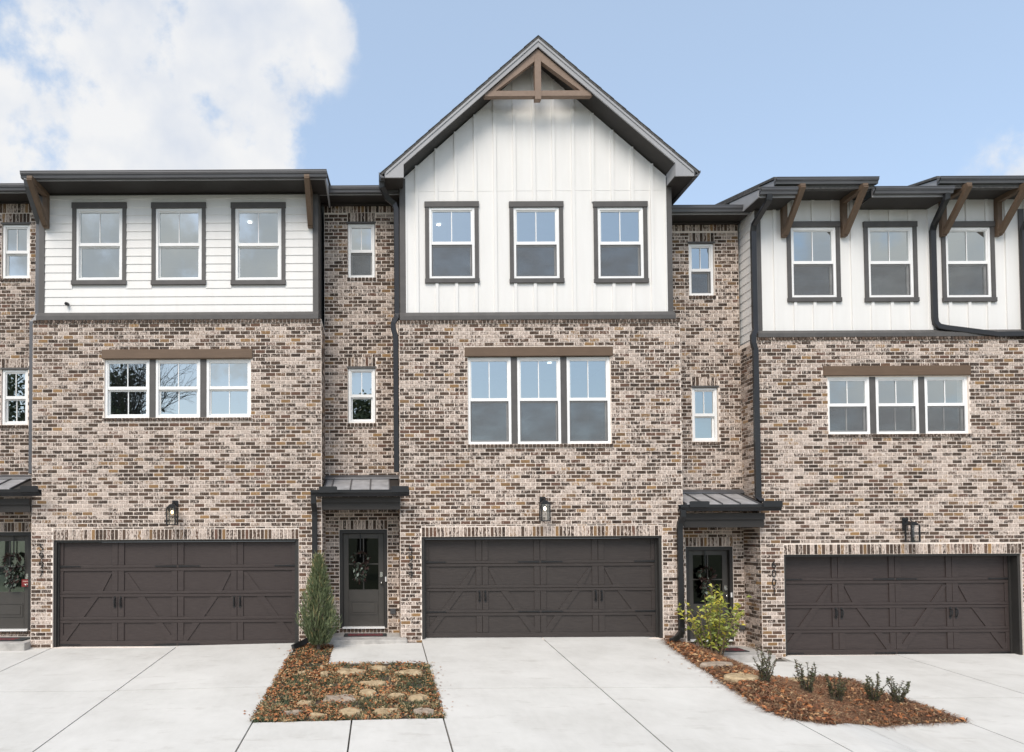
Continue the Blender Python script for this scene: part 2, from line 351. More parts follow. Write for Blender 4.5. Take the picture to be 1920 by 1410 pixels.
# ------------------------------------------------------------------ brickwork
BL, BH, BP, BC = .1868, .0590, .2054, .0777      # brick length and height, pitch along, course height
var = random.Random(3)
def brick_box(mb, f, u0, u1, z0, z1, d, r1, r2):
    # f maps (u, z, out) to world; front face and four edges
    p = [f(u0, z0, d), f(u1, z0, d), f(u1, z1, d), f(u0, z1, d)]; q = [f(u0, z0, -.01), f(u1, z0, -.01), f(u1, z1, -.01), f(u0, z1, -.01)]
    n = len(mb.v); mb.v += p + q
    mb.f += [(n, n + 1, n + 2, n + 3), (n + 4, n + 5, n + 1, n), (n + 5, n + 6, n + 2, n + 1), (n + 6, n + 7, n + 3, n + 2), (n + 7, n + 4, n, n + 3)]
    mb.a += [r1] * 5; mb.a2 += [r2] * 5
BVAR = {}
def brick_mesh(kind, i):
    if (kind, i) not in BVAR:
        w, h = {'s': (BL, BH), 'v': (BH, BL)}[kind]; mb = MB(); rr = random.Random(i * 7 + 1)
        brick_box(mb, lambda u, z, d: (u, -d, z), -w / 2, w / 2, 0, h, .009, rr.random(), rr.random()); BVAR[(kind, i)] = mb.mesh('brick', 'brick')
    return BVAR[(kind, i)]
class Wall:
    """bricks of one house: running courses with soldier and rowlock bands, cut round the openings"""
    def __init__(s): s.rects = []; s.mort = MB()
    def mortar(s, f, u0, u1, z0, z1, holes, depth=.1):
        us = sorted({u0, u1, *[min(max(v, u0), u1) for h in holes for v in h[:2]]}); zs = sorted({z0, z1, *[min(max(v, z0), z1) for h in holes for v in h[2:4]]})
        for a, b in zip(us, us[1:]):
            for c, d in zip(zs, zs[1:]):
                m, n = (a + b) / 2, (c + d) / 2
                if any(h[0] < m < h[1] and h[2] < n < h[3] for h in holes): continue
                s.mort.quad(f(a, c, 0), f(b, c, 0), f(b, d, 0), f(a, d, 0))
        for a, b, c, d in holes:
            a, b, c, d = max(a, u0), min(b, u1), max(c, z0), min(d, z1)
            s.mort.quad(f(a, c, 0), f(a, d, 0), f(a, d, -depth), f(a, c, -depth)); s.mort.quad(f(b, c, 0), f(b, d, 0), f(b, d, -depth), f(b, c, -depth))
            s.mort.quad(f(a, d, 0), f(b, d, 0), f(b, d, -depth), f(a, d, -depth)); s.mort.quad(f(a, c, 0), f(b, c, 0), f(b, c, -depth), f(a, c, -depth))
    def courses(s, f, u0, u1, z0, z1, cuts, front=True, phase=0, seed=0):
        rr = random.Random(seed); n = int((z1 - z0) / BC + .5); c = (z1 - z0) / n
        for i in range(n):
            za = z0 + i * c + .009; zb = za + BH * c / BC
            u = u0 - (BP / 2 if (i + phase) % 2 else 0) - rr.uniform(0, .006)
            while u < u1 - .02:
                a, b = max(u, u0) + .0093, min(u + BP, u1) - .0093; u += BP
                segs = [(a, b)]; rem = []
                for h in cuts:
                    if h[3] <= za + .008 or h[2] >= zb - .008: continue
                    ns = []
                    for lo, hi2 in ((h[3] + .010, zb), (za, h[2] - .010)):
                        p, q = max(a, h[0]), min(b, h[1])
                        if hi2 - lo > .014 and q - p > .028 and hi2 <= zb + 1e-6 and lo >= za - 1e-6: rem.append((p, q, lo, hi2))
                    for p, q in segs:
                        if h[1] <= p or h[0] >= q: ns.append((p, q)); continue
                        if h[0] - .009 > p: ns.append((p, h[0] - .009))
                        if h[1] + .009 < q: ns.append((h[1] + .009, q))
                    segs = ns
                for p, q, lo, hi2 in rem:
                    if not any(h[0] < (p + q) / 2 < h[1] and h[2] < (lo + hi2) / 2 < h[3] for h in cuts): s.rects.append((f, p, q, lo, hi2, .008, ''))
                for p, q in segs:
                    if q - p > .028: s.rects.append((f, p, q, za, zb, rr.uniform(.0065, .0105), 's' if front and abs(q - p - BL) < .004 else ''))
    def band(s, f, u0, u1, z0, z1, front=True, seed=0, out=.009, pitch=BC):
        rr = random.Random(seed + 99); n = max(1, round((u1 - u0) / pitch)); p = (u1 - u0) / n
        for i in range(n):
            a = u0 + i * p + .0085
            s.rects.append((f, a, a + p - .017, z0 + .008, z1 - .008, out + rr.uniform(-.002, .002), 'v' if front and out < .02 and abs(z1 - z0 - .205) < .012 else ''))
    def build(s, house):
        w = s.mort.build('brick_wall', 'mortar', house)
        full = [r for r in s.rects if r[6]]
        def dist(r): p = Vector(r[0]((r[1] + r[2]) / 2, (r[3] + r[4]) / 2, 0)); return (p - CAM).length
        full.sort(key=dist); pick = set(map(id, full[:300])); mb = MB(); rr = random.Random(8)
        for r in s.rects:
            f, a, b, c, d, o, kd = r
            if id(r) in pick:
                p = f((a + b) / 2, c, o - .009); link_mesh(brick_mesh(kd, rr.randrange(40)), 'brick', w, p)
            else:
                dk = rr.random()
                brick_box(mb, f, a, b, c, d, o, rr.random() if o < .02 else rr.random() * .45, rr.random() * (1 if o < .02 else .7))
        b = mb.build('brickwork', 'brick', w); b['kind'] = 'stuff'
        return w
def front(Y): return lambda u, z, o: (u, Y - o, z)
def side_l(X): return lambda u, z, o: (X - o, u, z)     # wall facing -x, u runs along y
def side_r(X): return lambda u, z, o: (X + o, u, z)

# ------------------------------------------------------------------ windows
wr = random.Random(21)
def pane(parent, x0, x1, y, z0, z1, mat='glass'):
    tx, tz = wr.uniform(-.004, .004), wr.uniform(-.004, .004); w, h = x1 - x0, z1 - z0
    mb = MB(); mb.quad((x0, y, z0), (x1, y + tx * w, z0), (x1, y + tx * w + tz * h, z1), (x0, y + tz * h, z1)); return mb.build('pane', mat, parent, fix=False)
def window(house, x0, x1, z0, z1, Y, lower_muntin=False, screen=True, sill=None, meet=.5):
    """white double-hung window; Y is the face of its frame"""
    F = .055
    mb = MB(); mb.box(x0, x0 + F, Y, Y + .11, z0, z1).box(x1 - F, x1, Y, Y + .11, z0, z1).box(x0 + F, x1 - F, Y, Y + .11, z1 - F, z1).box(x0 + F, x1 - F, Y, Y + .11, z0, z0 + F)
    w = bev(mb.build('window', 'white_vinyl', house), .005)
    zm = z0 + (z1 - z0) * meet; a, b = x0 + F, x1 - F; S = .022
    mb = MB(); mb.box(a, a + S, Y + .02, Y + .06, zm + .03, z1 - F).box(b - S, b, Y + .02, Y + .06, zm + .03, z1 - F).box(a + S, b - S, Y + .02, Y + .06, z1 - F - S, z1 - F).box(a, b, Y + .016, Y + .06, zm - .032, zm + .03)
    mb.build('upper_sash', 'white_vinyl', w)
    T = .032
    mb = MB(); mb.box(a, a + T, Y + .062, Y + .1, z0 + F, zm - .034).box(b - T, b, Y + .062, Y + .1, z0 + F, zm - .034).box(a + T, b - T, Y + .062, Y + .1, z0 + F, z0 + F + T).box(a + T, b - T, Y + .062, Y + .1, zm - .06, zm - .034)
    mb.build('lower_sash', 'white_vinyl', w)
    xm = (a + b) / 2
    pane(w, a + S, b - S, Y + .042, zm + .03, z1 - F - S); box('muntin', 'white_vinyl', w, xm - .009, xm + .009, Y + .030, Y + .0385, zm + .031, z1 - F - S)
    pane(w, a + T, b - T, Y + .082, z0 + F + T, zm - .06)
    if lower_muntin: box('muntin', 'white_vinyl', w, xm - .009, xm + .009, Y + .068, Y + .0785, z0 + F + T, zm - .06)
    if screen:
        MB().quad((a + .004, Y + .03, z0 + F), (b - .004, Y + .03, z0 + F), (b - .004, Y + .03, zm - .033), (a + .004, Y + .03, zm - .033)).build('insect_screen', 'insect_screen', w)
        if screen != 'mesh':
            s = .016; MB().box(a + .002, a + s, Y + .026, Y + .034, z0 + F, zm - .033).box(b - s, b - .002, Y + .026, Y + .034, z0 + F, zm - .033).box(a + s, b - s, Y + .026, Y + .034, z0 + F, z0 + F + s).build('screen_frame', 'flashing', w)
    return w
def cased(house, xc, zt, Y, screen=True, zb=None):
    """window in dark casing boards on siding; zt is the top of the head board, Y the siding face"""
    W, HH, SH = 1.13, .118, .092; z1 = zt - HH; z0 = z1 - 1.495
    w = window(house, xc - .475, xc + .475, z0, z1, Y - .012, False, screen, meet=.505)
    bev(box('head_casing', 'grey_trim', w, xc - W / 2, xc + W / 2, Y - .045, Y + .02, z1, zt), .004)
    bev(box('sill_casing', 'grey_trim', w, xc - W / 2, xc + W / 2, Y - .05, Y + .02, z0 - SH, z0), .004)
    for s in (-1, 1):
        a, b = sorted((xc + s * .475, xc + s * (.475 + .08)))
        box('side_casing', 'grey_trim', w, a, b, Y - .03, Y + .02, z0, z1)
    return w, (xc - W / 2, xc + W / 2, z0 - SH, zt)
def triple(house, x0, x1, z0, z1, Y, lower_muntin, screen):
    g = .125; w = (x1 - x0 - 2 * g) / 3
    for i in range(3):
        a = x0 + i * (w + g); window(house, a, a + w, z0, z1, Y + .035, lower_muntin, screen, meet=.515)
        if i < 2: box('mullion', 'grey_trim', house, a + w + .002, a + w + g - .002, Y + .028, Y + .12, z0, z1)
def room(house, x0, x1, y0, y1, z0, z1, mat='room_wall'):
    MB().quad((x0, y1, z0), (x1, y1, z0), (x1, y1, z1), (x0, y1, z1)).quad((x0, y0, z0), (x0, y1, z0), (x0, y1, z1), (x0, y0, z1)).quad((x1, y0, z0), (x1, y1, z0), (x1, y1, z1), (x1, y0, z1)) \
        .quad((x0, y0, z0), (x1, y0, z0), (x1, y1, z0), (x0, y1, z0)).quad((x0, y0, z1), (x1, y0, z1), (x1, y1, z1), (x0, y1, z1)).build('room', mat, house, fix=False)
def downlight(house, x, y, z):
    mb = MB(); n = 10; mb.quad(*[(x + .05 * math.cos(2 * math.pi * i / n), y + .05 * math.sin(2 * math.pi * i / n), z - .012) for i in range(n)]).build('ceiling_light', 'ceiling_glow', house, fix=False)

# ------------------------------------------------------------------ garage doors
def garage(house, x0, x1, z0, z1, Y, mat, low_hinge, D=.17):
    """opening x0..x1, z0..z1 at brick face Y"""
    J = .055
    mb = MB(); mb.box(x0, x0 + J, Y + .04, Y + D + .07, z0, z1).box(x1 - J, x1, Y + .04, Y + D + .07, z0, z1).box(x0 + J, x1 - J, Y + .04, Y + D + .07, z1 - .045, z1)
    mb.box(x0 + J, x0 + J + .035, Y + D - .05, Y + D - .01, z0, z1 - .045).box(x1 - J - .035, x1 - J, Y + D - .05, Y + D - .01, z0, z1 - .045)
    mb.build('garage_frame', 'frame_dark', house)
    a, b, c, d = x0 + J + .004, x1 - J - .004, z0 + .012, z1 - .048; H = (d - c) / 4; W = b - a; Yd = Y + D
    mb = MB()
    for i in range(4): mb.box(a, b, Yd, Yd + .045, c + i * H + .003, c + (i + 1) * H - .003)
    mb.box(a, b, Yd + .012, Yd + .04, c, d)
    g = bev(mb.build('garage_door', mat, house), .004)
    def brd(nm, xa, xb, za, zb, o=.022): return bev(box(nm, mat, g, xa, xb, Yd - o, Yd + .001, za, zb), .004)
    sw = .125
    for i in range(5):
        xc = a + W * i / 4
        parts = [(xc, xc + .10)] if i == 0 else [(xc - .10, xc)] if i == 4 else [(xc - sw, xc - .004), (xc + .004, xc + sw)]
        for p, q in parts:
            for r in range(4):
                brd('stile', p + (.002 if i == 0 else 0), q - (.002 if i == 4 else 0), c + r * H + (.105 if r == 0 else .062), c + (r + 1) * H - (.062 if r < 3 else .004), .022)
    for r in range(4):
        zc = c + r * H
        if r == 0: brd('rail', a + .002, b - .002, zc + .004, zc + .10, .026)
        else: brd('rail', a + .002, b - .002, zc - .06, zc - .004, .026); brd('rail', a + .002, b - .002, zc + .004, zc + .06, .026)
    # diagonal braces, an inverted V to either side of the quarter stiles
    bw = .062
    for q in (0, 2):
        xm = a + W * (q + 1) / 4
        for s in (-1, 1):
            xt = xm + s * sw; xb_ = xm + s * (W / 4 - (.09 if (q == 0 and s < 0) or (q == 2 and s > 0) else sw)); zt = c + 3 * H - .10; zb_ = c + .10
            dx, dz = xb_ - xt, zb_ - zt; L = math.hypot(dx, dz); nx, nz_ = -dz / L * bw, dx / L * bw
            for r in range(3):
                zl, zh = c + r * H + (.10 if r == 0 else .06), c + (r + 1) * H - .06
                t0, t1 = (zh - zt) / dz, (zl - zt) / dz; t0 = max(t0, 0); t1 = min(t1, 1)
                pa = (xt + dx * t0, zt + dz * t0); pb = (xt + dx * t1, zt + dz * t1)
                hw = bw * L / abs(dz)
                poly = [(pa[0] - hw, pa[1]), (pa[0] + hw, pa[1]), (pb[0] + hw, pb[1]), (pb[0] - hw, pb[1])]
                poly = [(min(max(p, a + .002), b - .002), z) for p, z in poly]
                if t0 == 0: poly = [(max(p, xt) if s > 0 else min(p, xt), z) for p, z in poly]
                MB().prism(poly, 'y', Yd - .018, Yd + .001).build('brace', mat, g)
    for zf in (c + 3 * H + .035, c + low_hinge):
        for xa, xb in ((a + .004, a + .46), (a + W / 2 - .02, a + W / 2 - .47), (a + W / 2 + .02, a + W / 2 + .47), (b - .004, b - .46)):
            s = 1 if xb > xa else -1
            poly = [(xa, zf - .019), (xb - s * .06, zf - .009), (xb - s * .045, zf - .02), (xb, zf), (xb - s * .045, zf + .02), (xb - s * .06, zf + .009), (xa, zf + .019)]
            MB().prism(poly, 'y', Yd - .034, Yd - .0255).build('strap_hinge', 'black_metal', g)
    for q in (1, 3):
        for s in (-1, 1):
            xh = a + W * q / 4 + s * .06; zh = c + 2 * H - .17
            mb = MB(); prof = [(.004, .13), (.026, .095), (.012, .075), (.012, -.05), (.03, -.08), (.004, -.125)]
            poly = [(xh + p, zh + z) for p, z in prof] + [(xh - p, zh + z) for p, z in prof[::-1]]
            mb.prism(poly, 'y', Yd - .030, Yd - .0225); mb.tube([(xh, Yd - .03, zh + .085), (xh, Yd - .075, zh + .06), (xh, Yd - .08, zh - .01), (xh, Yd - .06, zh - .06), (xh, Yd - .03, zh - .075)], .011, sides=6)
            mb.build('handle', 'black_metal', g)

# ------------------------------------------------------------------ entry doors
def entry(house, x0, x1, z0, z1, Y, gmat='door_glass'):
    J = .065
    MB().box(x0, x0 + J, Y - .02, Y + .16, z0, z1).box(x1 - J, x1, Y - .02, Y + .16, z0, z1).box(x0 + J, x1 - J, Y - .02, Y + .16, z1 - .075, z1).build('door_frame', 'frame_dark', house)
    box('threshold', 'white_vinyl', house, x0 + J - .01, x1 - J + .01, Y - .07, Y + .1, z0 - .005, z0 + .028)
    a, b, c, d = x0 + J + .004, x1 - J - .004, z0 + .03, z1 - .079; W = b - a; Yd = Y + .07
    ga, gb, gc, gd = a + W * .135, b - W * .135, c + (d - c) * .395, d - (d - c) * .055
    pa, pb, pc, pd = a + W * .165, b - W * .165, c + (d - c) * .125, c + (d - c) * .275
    mb = MB(); mb.box(a, ga, Yd, Yd + .045, c, d).box(gb, b, Yd, Yd + .045, c, d).box(ga, gb, Yd, Yd + .045, gd, d).box(ga, gb, Yd, Yd + .045, c, gc)
    dr = bev(mb.build('entry_door', 'door_grey', house), .004)
    t = .022
    MB().box(pa, pa + t, Yd - .012, Yd + .001, pc, pd).box(pb - t, pb, Yd - .012, Yd + .001, pc, pd).box(pa + t, pb - t, Yd - .012, Yd + .001, pc, pc + t).box(pa + t, pb - t, Yd - .012, Yd + .001, pd - t, pd).build('panel_moulding', 'door_grey', dr)
    bev(box('door_panel', 'door_grey', dr, pa + .05, pb - .05, Yd - .008, Yd + .001, pc + .05, pd - .05), .006)
    xm, zm = (ga + gb) / 2, (gc + gd) / 2
    for p, q in ((ga, xm - .012), (xm + .012, gb)):
        for r, s in ((gc, zm - .012), (zm + .012, gd)): pane(dr, p, q, Yd + .02, r, s, gmat)
    box('muntin', 'door_grey', dr, xm - .012, xm + .012, Yd + .002, Yd + .035, gc, gd); box('muntin', 'door_grey', dr, ga, xm - .0125, Yd + .002, Yd + .035, zm - .012, zm + .012); box('muntin', 'door_grey', dr, xm + .0125, gb, Yd + .002, Yd + .035, zm - .012, zm + .012)
    xk = b - W * .065
    mb = MB(); mb.sphere((xk, Yd - .05, c + .93), .031); mb.tube([(xk, Yd, c + .93), (xk, Yd - .04, c + .93)], .014, sides=8); mb.build('knob', 'chrome', dr, True)
    mb = MB(); mb.tube([(xk, Yd - .001, c + 1.08), (xk, Yd - .03, c + 1.08)], .032, sides=10); mb.box(xk - .028, xk + .028, Yd - .012, Yd - .001, c + 1.05, c + 1.16); mb.build('deadbolt', 'chrome', dr)
    return Yd, ga, gb, gc, gd
def wreath(x, y, z, s, label, seed, top):
    r = random.Random(seed); t = empty('wreath', (x, y, z), label, 'wreath', 'door wreaths')
    MB().box(x - .012, x + .012, y - .004, y + .004, z + .10, top).build('ribbon', 'black_metal', t)
    mb = MB()
    for i in range(330):
        if i < 150: a = r.uniform(0, 2 * math.pi); cx, cz = x + .12 * s * math.cos(a), z + .10 * s * math.sin(a) + .06 * s; dr = Vector((math.cos(a + 1.2), -.5, math.sin(a + 1.2)))
        else: q = r.random(); cx, cz = x + r.gauss(0, .07) * s * (1 - q * .5), z - .34 * q * s; dr = Vector((r.uniform(-.5, .5), -.4, -1))
        dr = (dr + Vector((r.uniform(-.7, .7), r.uniform(-.7, .1), r.uniform(-.7, .7)))).normalized(); L = r.uniform(.05, .11) * s; w = dr.cross(Vector((r.uniform(-1, 1), r.uniform(-1, 1), r.uniform(-1, 1)))).normalized() * L * .22
        p = Vector((cx, y - r.uniform(.01, .07), cz)); mb.quad(p, p + dr * L * .5 + w, p + dr * L, p + dr * L * .5 - w); mb.a.append(r.random() * (.45 if i < 110 else 1))
    mb.build('leaves', 'wreath_leaf', t)
def mat_thing(x0, x1, y0, y1, z, label):
    o = MB().box(x0, x1, y0, y1, z, z + .014).build('doormat', 'mat_print', org=((x0 + x1) / 2, (y0 + y1) / 2, z)); tag(o, label, 'doormat', 'black doormats on the stoops')

# ------------------------------------------------------------------ gutters, spouts, canopies, brackets
def gutter(house, x0, x1, yb, zt, h=.125, w=.12, mat='gutter_grey', name='gutter'):
    # K-style section: back wall at yb, lip at yb - w
    p = [(yb, zt), (yb, zt - h), (yb - w * .60, zt - h), (yb - w * .68, zt - h * .62), (yb - w * .94, zt - h * .34), (yb - w * .94, zt - h * .10), (yb - w, zt - h * .08), (yb - w, zt), (yb - w * .88, zt), (yb - w * .86, zt - h * .5), (yb - .012, zt - h * .85), (yb - .012, zt)]
    return MB().prism(p, 'x', x0, x1).build(name, mat, house)
def spout(house, path, mat='gutter_metal', w=.052, d=.040, name='downspout', straps=()):
    o = bev(MB().tube(path, w, d).build(name, mat, house), .008)
    for z in straps:
        i = min(range(len(path)), key=lambda j: abs(path[j][2] - z)); 
    return o
def bracket(house, x, Yw, zb, zt, reach, w=.105):
    """timber knee bracket: wall leg, arm under the eave, diagonal brace; zt is the top of the arm"""
    a, b = x - w / 2, x + w / 2
    bk = bev(box('bracket', 'bracket_wood', house, a, b, Yw - .10, Yw - .002, zb, zt), .006)
    MB().prism([(Yw - .10, zt - .10), (Yw - .10, zt), (Yw - reach, zt), (Yw - reach - .0, zt - .05), (Yw - reach + .05, zt - .10)], 'x', a + .001, b - .001).build('arm', 'bracket_wood', bk)
    y0, z0, y1, z1 = Yw - .085, zb + .05, Yw - reach + .01, zt - .055
    dy, dz = y1 - y0, z1 - z0; L = math.hypot(dy, dz); ny, nz_ = dz / L * .045, -dy / L * .045
    MB().prism([(y0 - ny, z0 - nz_), (y1 - ny, z1 - nz_), (y1 + ny, z1 + nz_), (y0 + ny, z0 + nz_)], 'x', a + .004, b - .004).build('brace', 'bracket_wood', bk)
def canopy(house, x0, x1, Yw, ytop, Yf, zf, gx0, gx1, bx0, bx1, bz0, bz1, seams, guard=.36):
    """lean-to metal canopy: wall flashing, pans between standing seams, gutter with splash guards, beam below"""
    c = MB().prism([(Yf, zf - .05), (Yf, zf), (Yw, ytop), (Yw, ytop - .10)], 'x', x0, x1).build('entry_canopy', 'soffit_dark', house)
    sl = (ytop - zf) / (Yw - Yf); n = len(seams) - 1
    for i in range(n):
        a, b = seams[i] + .012, seams[i + 1] - .012
        MB().prism([(Yf - .03, zf + .003 - .03 * sl), (Yf - .03, zf + .011 - .03 * sl), (Yw - .01, ytop + .010), (Yw - .01, ytop + .002)], 'x', a, b).build('roof_pan', 'roof_metal', c)
    for i, s in enumerate(seams):
        MB().prism([(Yf - .03, zf - .03 * sl), (Yf - .03, zf + .038 - .03 * sl), (Yw - .01, ytop + .036), (Yw - .01, ytop)], 'x', s - .0115, s + .0115).build('standing_seam', 'flashing', c)
    MB().prism([(Yw - .10, ytop + .012 - .06 * sl), (Yw - .09, ytop + .03), (Yw - .012, ytop + .085), (Yw - .010, ytop + .0)], 'x', x0 + .005, x1 - .005).build('wall_flashing', 'flashing', c)
    gutter(c, gx0, gx1, Yf - .035, zf - .004, .13, .125, 'gutter_metal')
    for p, q in ((gx0 + .17, gx0 + .17 + guard), (gx1 - guard, gx1 - .01)):
        MB().prism([(p, zf - .06), (p, zf + .05), (p + .03, zf + .062), (q - .03, zf + .062), (q, zf + .05), (q, zf - .06)], 'y', Yf - .178, Yf - .162).build('splash_guard', 'gutter_metal', c)
    MB().box(bx0, bx1, Yf + .10, Yf + .22, bz0, bz1).build('fascia_beam', 'soffit_dark', c)
    MB().box(bx0, bx1, Yf + .06, Yf + .0995, bz0 + (bz1 - bz0) * .55, bz1).build('frieze_board', 'soffit_dark', c)
    return c
def numbers(house, txt, x, Y, ztop, step, size=.155):
    for i, ch in enumerate(txt):
        cu = bpy.data.curves.new('house_number', 'FONT'); cu.body = ch; cu.size = size * 1.38; cu.extrude = .007; cu.offset = -.0025; cu.align_x = 'CENTER'; cu.align_y = 'CENTER'
        tmp = bpy.data.objects.new('tmp', cu); me = bpy.data.meshes.new_from_object(tmp); bpy.data.objects.remove(tmp)
        me.materials.clear(); me.materials.append(M['black_metal']); me.name = 'house_number'
        o = link_mesh(me, 'house_number', house, (x, Y - .024, ztop - i * step)); o.rotation_euler = (R(90), 0, 0)
def lantern(x, Y, zc, label, bulb, swing=0):
    t = empty('wall_lantern', (x, Y, zc - .25), label, 'lantern', 'wall lanterns over the garage doors')
    w = .082; yb = Y - .30; yf = yb + 2 * w; yc = (yb + yf) / 2; zb, zt = zc - .24, zc + .09
    bev(box('back_plate', 'black_metal', t, x - .06, x + .06, Y - .035, Y - .012, zc - .02, zc + .25), .006)
    mb = MB(); mb.tube([(x, Y - .03, zc + .16), (x, Y - .09, zc + .215), (x, Y - .16, zc + .215), (x, yc, zc + .16), (x, yc, zt + .045)], .011, sides=6); mb.build('arm', 'black_metal', t)
    MB().box(x - w - .006, x + w + .006, yb - .006, yf + .006, zt, zt + .022).prism([(x - w, zt + .022), (x + w, zt + .022), (x + .03, zt + .075), (x - .03, zt + .075)], 'y', yb + .02, yf - .02).build('cap', 'black_metal', t)
    mb = MB()
    for sx in (-1, 1):
        for y in (yb, yf): mb.box(x + sx * w - .012, x + sx * w + .012, y - .012, y + .012, zb, zt)
    mb.box(x - w - .009, x + w + .009, yb - .0095, yb + .0095, zb - .012, zb + .006).box(x - w - .009, x + w + .009, yf - .0095, yf + .0095, zb - .012, zb + .006).box(x - w - .0095, x - w + .0095, yb + .0095, yf - .0095, zb - .012, zb + .006).box(x + w - .0095, x + w + .0095, yb + .0095, yf - .0095, zb - .012, zb + .006)
    mb.build('cage', 'black_metal', t)
    MB().quad((x - w, yb, zb), (x + w, yb, zb), (x + w, yb, zt), (x - w, yb, zt)).build('pane', 'lantern_glass', t)
    MB().quad((x - w, yb, zb), (x - w, yf, zb), (x - w, yf, zt), (x - w, yb, zt)).build('pane', 'lantern_glass', t); MB().quad((x + w, yb, zb), (x + w, yf, zb), (x + w, yf, zt), (x + w, yb, zt)).build('pane', 'lantern_glass', t)
    MB().tube([(x, yc, zt), (x, yc, zt - .05)], .018, sides=8).build('socket', 'black_metal', t)
    MB().sphere((x, yc, zt - .085), (.027, .027, .04)).build('bulb', bulb, t, True)
def lap(house, wall, f, u0, u1, z0, z1, holes, e=.174):
    n = round((z1 - z0) / e); e = (z1 - z0) / n
    for i in range(n):
        a, b = z0 + i * e, z0 + (i + 1) * e
        segs = [(u0, u1)]
        for h in holes:
            if h[3] <= a + .01 or h[2] >= b - .01: continue
            ns = []
            for p, q in segs:
                if h[1] <= p or h[0] >= q: ns.append((p, q)); continue
                if h[0] > p + .01: ns.append((p, h[0] + .012))
                if h[1] < q - .01: ns.append((h[1] - .012, q))
            segs = ns
        for p, q in segs:
            mb = MB(); P = [f(u, z, o) for u in (p, q) for z, o in ((a + .0015, 0), (a + .0015, .019), (b + .004, .006), (b + .004, 0))]
            mb.v = P; mb.f = [(0, 1, 2, 3), (4, 7, 6, 5), (1, 5, 6, 2), (0, 4, 5, 1), (3, 2, 6, 7)]; mb.build('siding_board', 'white_siding', wall)
def backing(f, u0, u1, z0, z1, holes):
    w = Wall(); w.mortar(f, u0, u1, z0, z1, holes, .12); return w.mort
def shrink(h, d): return (h[0] + d, h[1] - d, h[2] + d, h[3] - d)
def flat_roof(house, x0, x1, yf, yb, z, pitch, name='roof', th=.05):
    return MB().prism([(yf, z), (yb, z + (yb - yf) * pitch), (yb, z + (yb - yf) * pitch + th), (yf, z + th)], 'x', x0, x1).build(name, 'shingle', house)
def eave(house, x0, x1, Yw, Yf, zs, zt, gx0=None, gx1=None, frieze=.0):
    """boxed eave: soffit at zs from wall Yw to fascia Yf, gutter on the fascia"""
    MB().box(x0, x1, Yf, Yw + .05, zs, zs + .02).build('soffit', 'soffit_dark', house)
    MB().box(x0, x1, Yf - .02, Yf - .001, zs - .01, zt - .01).build('fascia', 'fascia_grey', house)
    return gutter(house, gx0 if gx0 is not None else x0, gx1 if gx1 is not None else x1, Yf - .022, zt)
SAN = 'white_siding'

def recess(house, w, X0, X1, Y, z0, top, wu, wl, door, seed, lower_muntin, screens, door_glass='door_glass'):
    """set-back bay: brick wall, two narrow windows, door"""
    f = front(Y); holes = [wu, wl, door]
    w.mortar(f, X0, X1, z0 - .3, top, holes, .14)
    bands = []
    for h in (wu, wl): bands += [(h[0], h[1], h[3], h[3] + .20), (h[0] - .02, h[1] + .02, h[2] - .082, h[2])]
    bands += [(door[0] - .01, door[1] + .01, door[3], door[3] + .205), (door[0] - .01, door[1] + .01, door[2] - .085, door[2]), (X0, X1, top - .205, top)]
    w.courses(f, X0, X1, z0 - .25, top, holes + bands, True, 1, seed)
    for i, b in enumerate(bands):
        tall = b[3] - b[2] > .15
        w.band(f, *b, front=tall, seed=seed + i, out=.009 if tall else .028)
    window(house, wu[0] + .012, wu[1] - .012, wu[2] + .006, wu[3] - .035, Y + .03, False, screens[0], meet=.5)
    window(house, wl[0] + .012, wl[1] - .012, wl[2] + .006, wl[3] - .035, Y + .03, lower_muntin, screens[1], meet=.5)
    for h in (wu, wl): box('steel_lintel', 'grey_trim', house, h[0] - .02, h[1] + .02, Y - .012, Y + .10, h[3] - .034, h[3] + .002)
    r = entry(house, door[0] + .004, door[1] - .004, door[2], door[3] - .004, Y + .02, door_glass)
    room(house, X0 + .05, X1 - .05, Y + .2, Y + 3, wu[2] - .8, wu[3] + .5); room(house, X0 + .05, X1 - .05, Y + .2, Y + 3, wl[2] - .8, wl[3] + .5)
    room(house, X0 + .05, X1 - .05, Y + .2, Y + 3, door[2], door[3] + .3, 'room_pale' if door_glass == 'glass' else 'frame_dark')
    return r

def brick_front(house, w, X0, X1, Y, z0, top, gar, tri, beam, seed):
    f = front(Y)
    holes = [gar, tri]
    w.mortar(f, X0, X1, z0 - .35, top, holes, .30)
    bands = [(gar[0] - .0, gar[1] + .0, gar[3], gar[3] + .213), (tri[0] - .03, tri[1] + .03, tri[2] - .078, tri[2]), (X0 - .0, X1 + .0, top - .078, top)]
    w.courses(f, X0, X1, z0 - .31, top - .078, holes + bands[:2] + [beam], True, 0, seed)
    w.band(f, *bands[0], front=True, seed=seed); w.band(f, *bands[1], front=False, seed=seed + 1, out=.035); w.band(f, *bands[2], front=False, seed=seed + 2, out=.03)
    bev(box('timber_lintel', 'beam_brown', house, beam[0], beam[1], Y - .045, Y + .12, beam[2], beam[3]), .01)

